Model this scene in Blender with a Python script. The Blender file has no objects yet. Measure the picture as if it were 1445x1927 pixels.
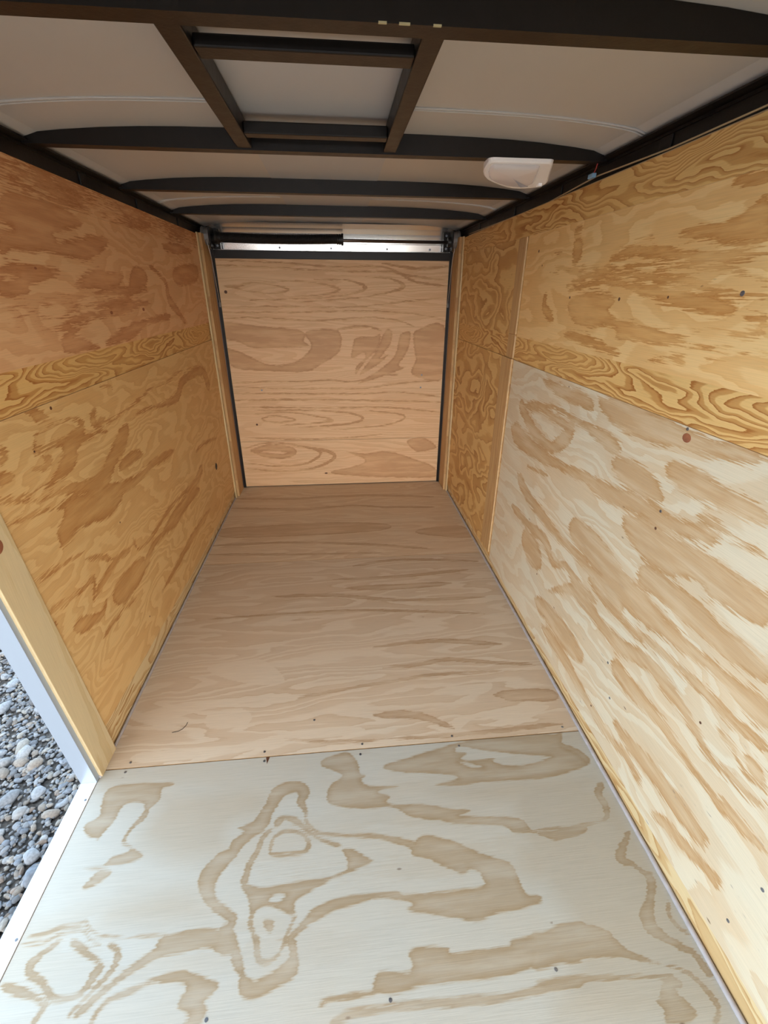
import bpy, bmesh, math, random
import numpy as np
from mathutils import Vector, Matrix
random.seed(4)
S = bpy.context.scene
COL = S.collection

# ------------------------------------------------------------------ camera
cam = bpy.data.cameras.new('camera'); camo = bpy.data.objects.new('camera', cam); COL.objects.link(camo)
cam.sensor_fit = 'HORIZONTAL'; cam.sensor_width = 36.0
cam.lens = 850.0 / 1445.0 * 36.0
cam.clip_start = 0.02
R = ((0.99543978, -0.03727722, 0.08780693), (-0.09526313, -0.43631567, 0.89473659), (0.00495825, -0.89902116, -0.43787712))
m = Matrix(((R[0][0], -R[0][1], -R[0][2], 0), (R[1][0], -R[1][1], -R[1][2], 0), (R[2][0], -R[2][1], -R[2][2], 1.39), (0, 0, 0, 1)))
camo.matrix_world = m
S.camera = camo

# ------------------------------------------------------------------ world, light, exposure
S.view_settings.view_transform = 'Standard'; S.view_settings.look = 'None'
S.view_settings.exposure = 0.18; S.view_settings.gamma = 1.0; S.view_settings.use_curve_mapping = False
SKY = 4.2
w = bpy.data.worlds.new('sky'); S.world = w; w.use_nodes = True
nt = w.node_tree; nt.nodes.clear()
wo = nt.nodes.new('ShaderNodeOutputWorld'); bg = nt.nodes.new('ShaderNodeBackground')
tc = nt.nodes.new('ShaderNodeTexCoord'); sx = nt.nodes.new('ShaderNodeSeparateXYZ'); rp = nt.nodes.new('ShaderNodeValToRGB')
# open blue-white sky on the doorway side (-x), warmer and dimmer towards the front end (-y)
SIDE, FRONT = (1.75, 2.3, 2.85), (2.35, 2.32, 2.30)
rp.color_ramp.elements[0].position = 0.30; rp.color_ramp.elements[0].color = (*[c / 2.5 for c in SIDE], 1)
rp.color_ramp.elements[1].position = 0.62; rp.color_ramp.elements[1].color = (*[c / 2.5 for c in FRONT], 1)
ad = nt.nodes.new('ShaderNodeMath'); ad.operation = 'SUBTRACT'; mr = nt.nodes.new('ShaderNodeMath'); mr.operation = 'MULTIPLY_ADD'
nt.links.new(tc.outputs['Generated'], sx.inputs[0]); nt.links.new(sx.outputs['X'], ad.inputs[0]); nt.links.new(sx.outputs['Y'], ad.inputs[1])
nt.links.new(ad.outputs[0], mr.inputs[0]); mr.inputs[1].default_value = 0.35; mr.inputs[2].default_value = 0.5
nt.links.new(mr.outputs[0], rp.inputs[0])
ev = nt.nodes.new('ShaderNodeValToRGB'); evs = ev.color_ramp.elements      # hazy bright horizon, darker overhead
evs[0].position = 0.14; evs[0].color = (1, 1, 1, 1); evs[1].position = 0.40; evs[1].color = (0.34, 0.34, 0.34, 1)
mx = nt.nodes.new('ShaderNodeMix'); mx.data_type = 'RGBA'; mx.blend_type = 'MULTIPLY'; mx.inputs[0].default_value = 1.0
nt.links.new(sx.outputs['Z'], ev.inputs[0]); nt.links.new(rp.outputs[0], mx.inputs[6]); nt.links.new(ev.outputs[0], mx.inputs[7])
nt.links.new(mx.outputs[2], bg.inputs[0]); bg.inputs[1].default_value = SKY * 2.5 / 1.3; nt.links.new(bg.outputs[0], wo.inputs[0])

# ------------------------------------------------------------------ node helper
class NG:
    def __init__(s, mat):
        mat.use_nodes = True; s.t = mat.node_tree; s.t.nodes.clear()
        s.out = s.n('ShaderNodeOutputMaterial'); s.b = s.n('ShaderNodeBsdfPrincipled')
        s.l(s.b.outputs[0], s.out.inputs[0])
    def n(s, k): return s.t.nodes.new(k)
    def l(s, a, b): s.t.links.new(a, b)
    def put(s, sock, v):
        if hasattr(v, 'is_output'): s.l(v, sock)
        elif isinstance(v, tuple) and len(v) == 3 and sock.type == 'RGBA': sock.default_value = (*v, 1)
        else: sock.default_value = v
    def math(s, op, a, b=0.0, c=None):
        n = s.n('ShaderNodeMath'); n.operation = op; s.put(n.inputs[0], a); s.put(n.inputs[1], b)
        if c is not None: s.put(n.inputs[2], c)
        return n.outputs[0]
    def xyz(s, a, b, c):
        n = s.n('ShaderNodeCombineXYZ'); s.put(n.inputs[0], a); s.put(n.inputs[1], b); s.put(n.inputs[2], c); return n.outputs[0]
    def noise(s, vec, scale=1.0, detail=2.0, rough=0.5, dist=0.0):
        n = s.n('ShaderNodeTexNoise'); s.l(vec, n.inputs['Vector']); n.inputs['Scale'].default_value = scale
        n.inputs['Detail'].default_value = detail; n.inputs['Roughness'].default_value = rough; n.inputs['Distortion'].default_value = dist
        return n.outputs[0]
    def ramp(s, v, stops, interp='LINEAR'):
        n = s.n('ShaderNodeValToRGB'); s.put(n.inputs[0], v); cr = n.color_ramp; cr.interpolation = interp
        while len(cr.elements) < len(stops): cr.elements.new(0.5)
        for e, (p, c) in zip(cr.elements, stops):
            e.position = p; e.color = (c, c, c, 1) if isinstance(c, (int, float)) else (*c, 1)
        return n.outputs[0]
    def mix(s, f, a, b, mode='MIX'):
        n = s.n('ShaderNodeMix'); n.data_type = 'RGBA'; n.blend_type = mode
        s.put(n.inputs[0], f); s.put(n.inputs[6], a); s.put(n.inputs[7], b); return n.outputs[2]

def plain(name, col, rough=0.5, metal=0.0, bump=None, spec=0.5, var=0.0):
    if var == 0.0 and metal > 0.3: bump = None
    mt = bpy.data.materials.new(name); g = NG(mt)
    tc = g.n('ShaderNodeTexCoord').outputs['Object']
    nz = g.noise(tc, 35.0, 3.0)
    v = g.ramp(nz, [(0.3, 1.0 - var), (0.7, 1.0)])
    g.put(g.b.inputs['Base Color'], g.mix(1.0, tuple(col), v, 'MULTIPLY'))
    g.put(g.b.inputs['Roughness'], g.math('MULTIPLY_ADD', nz, 0.15, rough - 0.07) if var > 0 else rough); g.b.inputs['Metallic'].default_value = metal
    g.b.inputs['Specular IOR Level'].default_value = spec
    if bump:
        bn = g.n('ShaderNodeBump'); bn.inputs['Strength'].default_value = bump[1]; bn.inputs['Distance'].default_value = 0.002
        g.l(g.noise(tc, bump[0], 3.0), bn.inputs['Height']); g.l(bn.outputs[0], g.b.inputs['Normal'])
    return mt

def plywood(name, light, tan, dark, grain, seed=0.0, su=1.1, sv=5.0, rings=8.0, warp=0.06, amount=1.0, width=0.5, tint=0.12, specks=0.4, tilt=0.0, rough=0.55, traced=0.0, wob=0.012, feather=0.03, mould=0.0):
    """rotary-cut pine veneer. grain = (axis index along the grain, axis index across it)"""
    mt = bpy.data.materials.new(name); g = NG(mt)
    sp = g.n('ShaderNodeSeparateXYZ'); g.l(g.n('ShaderNodeTexCoord').outputs['Object'], sp.inputs[0])
    u0 = sp.outputs[grain[0]]; v0 = sp.outputs[grain[1]]
    v0 = g.math('MULTIPLY_ADD', u0, tilt, v0)
    wv = g.noise(g.xyz(g.math('MULTIPLY', u0, 3.0), g.math('MULTIPLY', v0, 7.0), seed + 11.3), 1.0, 3.0, 0.55)
    v = g.math('MULTIPLY_ADD', g.math('SUBTRACT', wv, 0.5), warp * 2, v0)
    wu = g.noise(g.xyz(g.math('MULTIPLY', u0, 2.5), g.math('MULTIPLY', v0, 9.0), seed + 3.7), 1.0, 2.0, 0.5)
    u = g.math('MULTIPLY_ADD', g.math('SUBTRACT', wu, 0.5), warp * 3, u0)
    N1 = g.noise(g.xyz(g.math('MULTIPLY', u, su), g.math('MULTIPLY', v, sv), seed), 1.0, 1.5, 0.45)
    jag = g.noise(g.xyz(g.math('MULTIPLY', u0, 14.0), g.math('MULTIPLY', v0, 210.0), seed + 5.0), 1.0, 3.0, 0.6)
    jag = g.math('SUBTRACT', jag, 0.5)
    H = g.math('MULTIPLY_ADD', N1, rings, g.math('MULTIPLY', jag, 0.28))
    fr = g.math('FRACT', H)
    ring = g.ramp(fr, [(0.0, 0.0), (1 - width - 0.10, 0.06), (1 - width, 0.72), (0.80, 0.78), (0.92, 1.0), (0.975, 1.0), (1.0, 0.0)])
    reg = g.noise(g.xyz(g.math('MULTIPLY', u0, 1.3), g.math('MULTIPLY', v0, 3.0), seed + 21.0), 1.0, 2.0)
    ring = g.math('MULTIPLY', ring, g.ramp(reg, [(0.35, amount * 0.75), (0.6, amount)]))
    if traced > 0:
        at = g.n('ShaderNodeAttribute'); at.attribute_name = 'figure'
        sd = g.math('MULTIPLY_ADD', jag, feather, at.outputs['Fac'])
        sd = g.math('MULTIPLY_ADD', g.math('SUBTRACT', wv, 0.5), wob, sd)
        wa = g.n('ShaderNodeAttribute'); wa.attribute_name = 'wash'
        tr = g.ramp(g.math('MULTIPLY_ADD', sd, 1.0 / 0.06, 0.5), [(0.44, 0.0), (0.535, 1.0), (0.62, 0.90), (0.80, 0.80)])
        pat = g.noise(g.xyz(g.math('MULTIPLY', u0, 3.5), g.math('MULTIPLY', v0, 26.0), seed + 51.0), 1.0, 3.0, 0.6)
        tr = g.math('MULTIPLY', tr, g.ramp(pat, [(0.30, 0.65), (0.55, 1.0)]))
        ring = g.math('MAXIMUM', g.math('MULTIPLY', ring, 1.0 - traced), g.math('MULTIPLY', wa.outputs['Fac'], 0.42))
        ring = g.math('MULTIPLY', ring, g.ramp(g.math('ADD', g.math('MULTIPLY', jag, 0.8), g.math('ADD', wa.outputs['Fac'], 1.0)), [(0.35, 0.12), (0.65, 1.0)]))
        ring = g.math('MAXIMUM', ring, tr)
    fib = g.noise(g.xyz(g.math('MULTIPLY', u0, 9.0), g.math('MULTIPLY', v0, 420.0), seed + 9.0), 1.0, 2.0, 0.6)
    blot = g.noise(g.xyz(g.math('MULTIPLY', u0, 2.2), g.math('MULTIPLY', v0, 4.5), seed + 31.0), 1.0, 3.0, 0.6)
    c = g.mix(ring, g.mix(g.ramp(blot, [(0.35, 0.0), (0.65, 1.0)]), tuple(light), tuple(light[i] * (1 - tint) + tan[i] * tint for i in range(3))), g.mix(g.ramp(g.math('MULTIPLY', ring, 1.0), [(0.6, 0.0), (1.0, 1.0)]), tuple(tan), tuple(dark)))
    c = g.mix(1.0, c, g.ramp(fib, [(0.25, 0.88), (0.6, 1.0)]), 'MULTIPLY')
    c = g.mix(1.0, c, g.ramp(blot, [(0.3, 0.90), (0.7, 1.0)]), 'MULTIPLY')
    if specks > 0:
        vo = g.n('ShaderNodeTexVoronoi'); vo.inputs['Scale'].default_value = 1.0
        g.l(g.xyz(g.math('MULTIPLY', u0, 9.0), g.math('MULTIPLY', v0, 22.0), seed + 2.0), vo.inputs['Vector'])
        sel = g.math('GREATER_THAN', g.noise(g.xyz(g.math('MULTIPLY', u0, 5.0), g.math('MULTIPLY', v0, 9.0), seed + 41.0), 1.0, 1.0), 0.6)
        sk = g.math('MULTIPLY', g.ramp(vo.outputs['Distance'], [(0.03, 1.0), (0.075, 0.0)]), g.math('MULTIPLY', sel, specks))
        c = g.mix(sk, c, (0.10, 0.045, 0.02))
    if mould > 0:
        mo = g.noise(g.xyz(g.math('MULTIPLY', u0, 26.0), g.math('MULTIPLY', v0, 170.0), seed + 61.0), 1.0, 2.0, 0.6)
        mr_ = g.noise(g.xyz(g.math('MULTIPLY', u0, 4.0), g.math('MULTIPLY', v0, 10.0), seed + 71.0), 1.0, 2.0)
        lowz = g.ramp(v0, [(0.25, 1.0), (0.75, 0.25)])
        mk = g.math('MULTIPLY', g.math('MULTIPLY', g.ramp(mo, [(0.66, 0.0), (0.72, 1.0)]), g.ramp(mr_, [(0.52, 0.0), (0.62, 1.0)])), g.math('MULTIPLY', lowz, mould))
        c = g.mix(mk, c, (0.13, 0.12, 0.12))
    g.l(c, g.b.inputs['Base Color'])
    g.put(g.b.inputs['Roughness'], g.math('MULTIPLY_ADD', fib, 0.12, rough - 0.06))
    g.b.inputs['Specular IOR Level'].default_value = 0.35
    bn = g.n('ShaderNodeBump'); bn.inputs['Strength'].default_value = 0.25; bn.inputs['Distance'].default_value = 0.0008
    g.l(g.math('ADD', fib, g.math('MULTIPLY', ring, 0.5)), bn.inputs['Height']); g.l(bn.outputs[0], g.b.inputs['Normal'])
    return mt

# ------------------------------------------------------------------ colours
WL = (0.62, 0.43, 0.20); WT = (0.50, 0.255, 0.085); WD = (0.36, 0.155, 0.045)
M = {}
M['floor_near'] = plywood('plywood_floor_pale', (0.53, 0.54, 0.50), (0.41, 0.33, 0.225), (0.35, 0.27, 0.17), (0, 1), 1.0, 0.8, 3.0, 4.0, 0.08, 0.35, 0.3, 0.25, 0.6, traced=0.5, feather=0.018)
M['floor_mid'] = plywood('plywood_floor_streaked', (0.74, 0.64, 0.51), (0.58, 0.43, 0.29), (0.45, 0.31, 0.19), (0, 1), 7.0, 0.8, 6.5, 12.0, 0.05, 0.9, 0.6, 0.3, 0.4, traced=0.25, wob=0.006)
M['floor_far'] = plywood('plywood_floor_rear', (0.80, 0.68, 0.52), (0.64, 0.47, 0.31), (0.50, 0.34, 0.205), (0, 1), 13.0, 0.8, 6.5, 13.0, 0.05, 0.8, 0.55, 0.3, 0.3, traced=0.25, wob=0.004)
M['right_low'] = plywood('plywood_right_lower', (0.70, 0.62, 0.46), (0.55, 0.345, 0.165), (0.45, 0.25, 0.095), (1, 2), 3.0, 1.0, 4.5, 11.0, 0.10, 0.85, 0.5, 0.25, 0.8, traced=0.4, feather=0.06, wob=0.02, mould=0.8)
M['right_up'] = plywood('plywood_right_upper', (0.86, 0.58, 0.26), (0.68, 0.35, 0.105), (0.50, 0.22, 0.055), (1, 2), 5.0, 1.2, 5.5, 12.0, 0.08, 0.9, 0.5, 0.2, 0.5, traced=0.4, feather=0.05, wob=0.03)
M['right_rear'] = plywood('plywood_right_rear', (0.76, 0.50, 0.20), (0.52, 0.25, 0.065), (0.36, 0.15, 0.033), (1, 2), 8.0, 2.6, 4.0, 11.0, 0.09, 0.95, 0.5, 0.2, 0.3)
M['strip'] = plywood('plywood_strip_figured', (0.78, 0.50, 0.19), (0.54, 0.26, 0.065), (0.40, 0.155, 0.035), (1, 2), 12.0, 1.3, 9.0, 22.0, 0.06, 1.0, 0.45, 0.2, 0.3)
M['strip_low'] = plywood('plywood_strip_low', (0.72, 0.56, 0.31), (0.54, 0.32, 0.12), (0.42, 0.21, 0.06), (1, 2), 14.0, 1.6, 9.0, 15.0, 0.06, 1.0, 0.45, 0.2, 0.3)
M['left_up'] = plywood('plywood_left_upper', (0.80, 0.49, 0.25), (0.62, 0.285, 0.12), (0.45, 0.18, 0.065), (1, 2), 17.0, 1.3, 6.0, 12.0, 0.09, 0.85, 0.5, 0.2, 0.4, traced=0.35, feather=0.05, wob=0.03)
M['left_low'] = plywood('plywood_left_lower', (0.76, 0.50, 0.215), (0.55, 0.275, 0.085), (0.40, 0.17, 0.045), (1, 2), 23.0, 1.3, 5.0, 15.0, 0.10, 0.85, 0.5, 0.2, 0.4, traced=0.35, feather=0.05, wob=0.03)
M['door_ply'] = plywood('plywood_door', (0.86, 0.59, 0.345), (0.65, 0.37, 0.18), (0.48, 0.25, 0.11), (0, 2), 29.0, 0.35, 6.0, 22.0, 0.03, 0.8, 0.5, 0.25, 0.0, traced=0.35, wob=0.010, feather=0.035)
M['pine'] = plywood('pine_board', (0.68, 0.54, 0.32), (0.56, 0.39, 0.18), (0.42, 0.26, 0.10), (2, 1), 2.0, 0.8, 14.0, 4.0, 0.03, 0.6, 0.3, 0.2, 0.2)
M['batten'] = plywood('batten_board', (0.60, 0.38, 0.17), (0.44, 0.23, 0.085), (0.32, 0.14, 0.045), (2, 1), 6.0, 1.2, 30.0, 6.0, 0.02, 0.8, 0.4, 0.2, 0.3)
M['edge'] = plain('plywood_edge', (0.62, 0.42, 0.22), 0.7, var=0.25)
M['black'] = plain('black_painted_steel', (0.011, 0.008, 0.007), 0.4, spec=0.35, bump=(120, 0.15), var=0.3)
M['roof'] = plain('aluminium_roof_skin', (0.56, 0.55, 0.54), 0.36, 0.0, var=0.0)
M['roof_grey'] = plain('roof_grey_and_shade', (0.50, 0.53, 0.58), 0.36, 0.0, var=0.0)  # hatch cover grey; the centre strip uses it as painted shade
M['alu'] = plain('brushed_aluminium', (0.36, 0.42, 0.50), 0.35, 0.35)
M['sill'] = plain('polished_sill', (0.93, 0.94, 0.97), 0.25, 0.6)
M['header'] = plain('bright_header_sheet', (0.90, 0.89, 0.87), 0.22, 0.85)
M['rubber'] = plain('black_rubber', (0.01, 0.01, 0.01), 0.6)
M['spring'] = plain('oiled_spring_steel', (0.02, 0.02, 0.02), 0.4, 0.5)
M['rod'] = plain('steel_rod', (0.16, 0.13, 0.12), 0.35, 0.8)
M['drum'] = plain('cast_drum_grey', (0.20, 0.19, 0.185), 0.5, 0.3)
M['cable'] = plain('steel_cable', (0.55, 0.52, 0.48), 0.4, 0.6)
M['caulk'] = plain('grey_sealant', (0.46, 0.43, 0.43), 0.55, var=0.2)
M['lampwhite'] = plain('white_plastic', (0.93, 0.92, 0.93), 0.35)
M['beige'] = plain('beige_cable_sheath', (0.50, 0.36, 0.20), 0.5)
M['blue'] = plain('blue_plastic', (0.25, 0.42, 0.60), 0.4)
M['red'] = plain('red_wire', (0.45, 0.05, 0.04), 0.4)
M['screw'] = plain('zinc_screw', (0.30, 0.32, 0.36), 0.35, 0.8, var=0.4)
M['knot'] = plain('dark_knot', (0.12, 0.045, 0.02), 0.6, var=0.4)
M['stain'] = plain('red_filler', (0.36, 0.12, 0.05), 0.7, var=0.4)
M['hole'] = plain('hole_dark', (0.012, 0.012, 0.014), 0.6)
M['underlay'] = plain('plain_backing', (0.06, 0.045, 0.03), 0.8)
M['skin'] = plain('outer_white_skin', (0.7, 0.7, 0.7), 0.4)
M['flake'] = plain('yellow_paint_chip', (0.55, 0.50, 0.30), 0.6)
lens = bpy.data.materials.new('frosted_lens'); g = NG(lens)
g.b.inputs['Base Color'].default_value = (0.58, 0.53, 0.51, 1); g.b.inputs['Roughness'].default_value = 0.22; g.b.inputs['Transmission Weight'].default_value = 0.2
g.b.inputs['Emission Color'].default_value = (1.0, 0.95, 0.93, 1); g.b.inputs['Emission Strength'].default_value = 0.06
M['lens'] = lens
# ground and stones
gm = bpy.data.materials.new('gravel_bed'); g = NG(gm)
tco = g.n('ShaderNodeTexCoord').outputs['Object']
vo = g.n('ShaderNodeTexVoronoi'); vo.inputs['Scale'].default_value = 60; g.l(tco, vo.inputs['Vector'])
g.l(g.mix(g.ramp(g.noise(tco, 30, 4), [(0.3, 0.0), (0.7, 1.0)]), (0.07, 0.065, 0.06), (0.16, 0.155, 0.15)), g.b.inputs['Base Color'])
g.b.inputs['Roughness'].default_value = 0.9
bn = g.n('ShaderNodeBump'); bn.inputs['Strength'].default_value = 1.0; bn.inputs['Distance'].default_value = 0.02; g.l(vo.outputs['Distance'], bn.inputs['Height']); g.l(bn.outputs[0], g.b.inputs['Normal'])
M['ground'] = gm
sm = bpy.data.materials.new('gravel_stone'); g = NG(sm)
at = g.n('ShaderNodeAttribute'); at.attribute_name = 'stone_colour'
tco = g.n('ShaderNodeTexCoord').outputs['Object']
g.l(g.mix(1.0, at.outputs['Color'], g.ramp(g.noise(tco, 120, 4), [(0.3, 0.7), (0.7, 1.1)]), 'MULTIPLY'), g.b.inputs['Base Color']); g.b.inputs['Roughness'].default_value = 0.8
M['stone'] = sm

# ------------------------------------------------------------------ mesh helpers
def link(name, bm, mat, parent=None, smooth=False):
    me = bpy.data.meshes.new(name); bmesh.ops.recalc_face_normals(bm, faces=bm.faces); bm.to_mesh(me); bm.free()
    o = bpy.data.objects.new(name, me); COL.objects.link(o)
    if mat: me.materials.append(M[mat])
    if smooth:
        for p in me.polygons: p.use_smooth = True
    if parent: o.parent = parent
    return o
def tag(o, label=None, cat=None, group=None, kind=None):
    if label: o['label'] = label
    if cat: o['category'] = cat
    if group: o['group'] = group
    if kind: o['kind'] = kind
    return o
def root(name, loc=(0, 0, 0)):
    o = bpy.data.objects.new(name, None); COL.objects.link(o); o.empty_display_size = 0.05; return o
def box(bm, x0, x1, y0, y1, z0, z1, bev=0.0):
    vs = [bm.verts.new(p) for p in ((x0, y0, z0), (x1, y0, z0), (x1, y1, z0), (x0, y1, z0), (x0, y0, z1), (x1, y0, z1), (x1, y1, z1), (x0, y1, z1))]
    fs = [bm.faces.new([vs[i] for i in q]) for q in ((3, 2, 1, 0), (4, 5, 6, 7), (0, 1, 5, 4), (1, 2, 6, 5), (2, 3, 7, 6), (3, 0, 4, 7))]
    if bev:
        es = list({e for f in fs for e in f.edges})
        bmesh.ops.bevel(bm, geom=es, offset=bev, segments=2, affect='EDGES', profile=0.5)
def prism(bm, pts, axis, a, b):
    """extrude the 2D outline pts along axis from a to b"""
    def P(q, t):
        c = list(q); c.insert(axis, t); return c
    A = [bm.verts.new(P(q, a)) for q in pts]; B = [bm.verts.new(P(q, b)) for q in pts]
    bm.faces.new(A); bm.faces.new(B[::-1])
    n = len(pts)
    for i in range(n): bm.faces.new((A[i], B[i], B[(i + 1) % n], A[(i + 1) % n]))
def cyl(bm, p0, p1, r, n=16, r1=None):
    p0 = Vector(p0); p1 = Vector(p1); d = (p1 - p0).normalized(); a = d.orthogonal().normalized(); b = d.cross(a); r1 = r if r1 is None else r1
    A = [bm.verts.new(p0 + (a * math.cos(t) + b * math.sin(t)) * r) for t in [2 * math.pi * i / n for i in range(n)]]
    B = [bm.verts.new(p1 + (a * math.cos(t) + b * math.sin(t)) * r1) for t in [2 * math.pi * i / n for i in range(n)]]
    bm.faces.new(A[::-1]); bm.faces.new(B)
    for i in range(n): bm.faces.new((A[i], A[(i + 1) % n], B[(i + 1) % n], B[i]))
def tube(bm, pts, r, n=8):
    pts = [Vector(p) for p in pts]; rings = []; a = None
    for i, p in enumerate(pts):
        d = (pts[min(i + 1, len(pts) - 1)] - pts[max(i - 1, 0)]).normalized()
        a = d.orthogonal().normalized() if a is None else (a - d * a.dot(d)).normalized()
        b = d.cross(a)
        rings.append([bm.verts.new(p + (a * math.cos(2 * math.pi * k / n) + b * math.sin(2 * math.pi * k / n)) * r) for k in range(n)])
    for A, B in zip(rings, rings[1:]):
        for k in range(n): bm.faces.new((A[k], A[(k + 1) % n], B[(k + 1) % n], B[k]))
    bm.faces.new(rings[0][::-1]); bm.faces.new(rings[-1])
def lathe_x(bm, prof, y, z, n=28):
    """prof = list of (x, r) around an axis parallel to x"""
    rings = [[bm.verts.new((x, y + r * math.cos(2 * math.pi * k / n), z + r * math.sin(2 * math.pi * k / n))) for k in range(n)] for x, r in prof]
    for A, B in zip(rings, rings[1:]):
        for k in range(n): bm.faces.new((A[k], A[(k + 1) % n], B[(k + 1) % n], B[k]))
    bm.faces.new(rings[0]); bm.faces.new(rings[-1][::-1])

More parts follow.
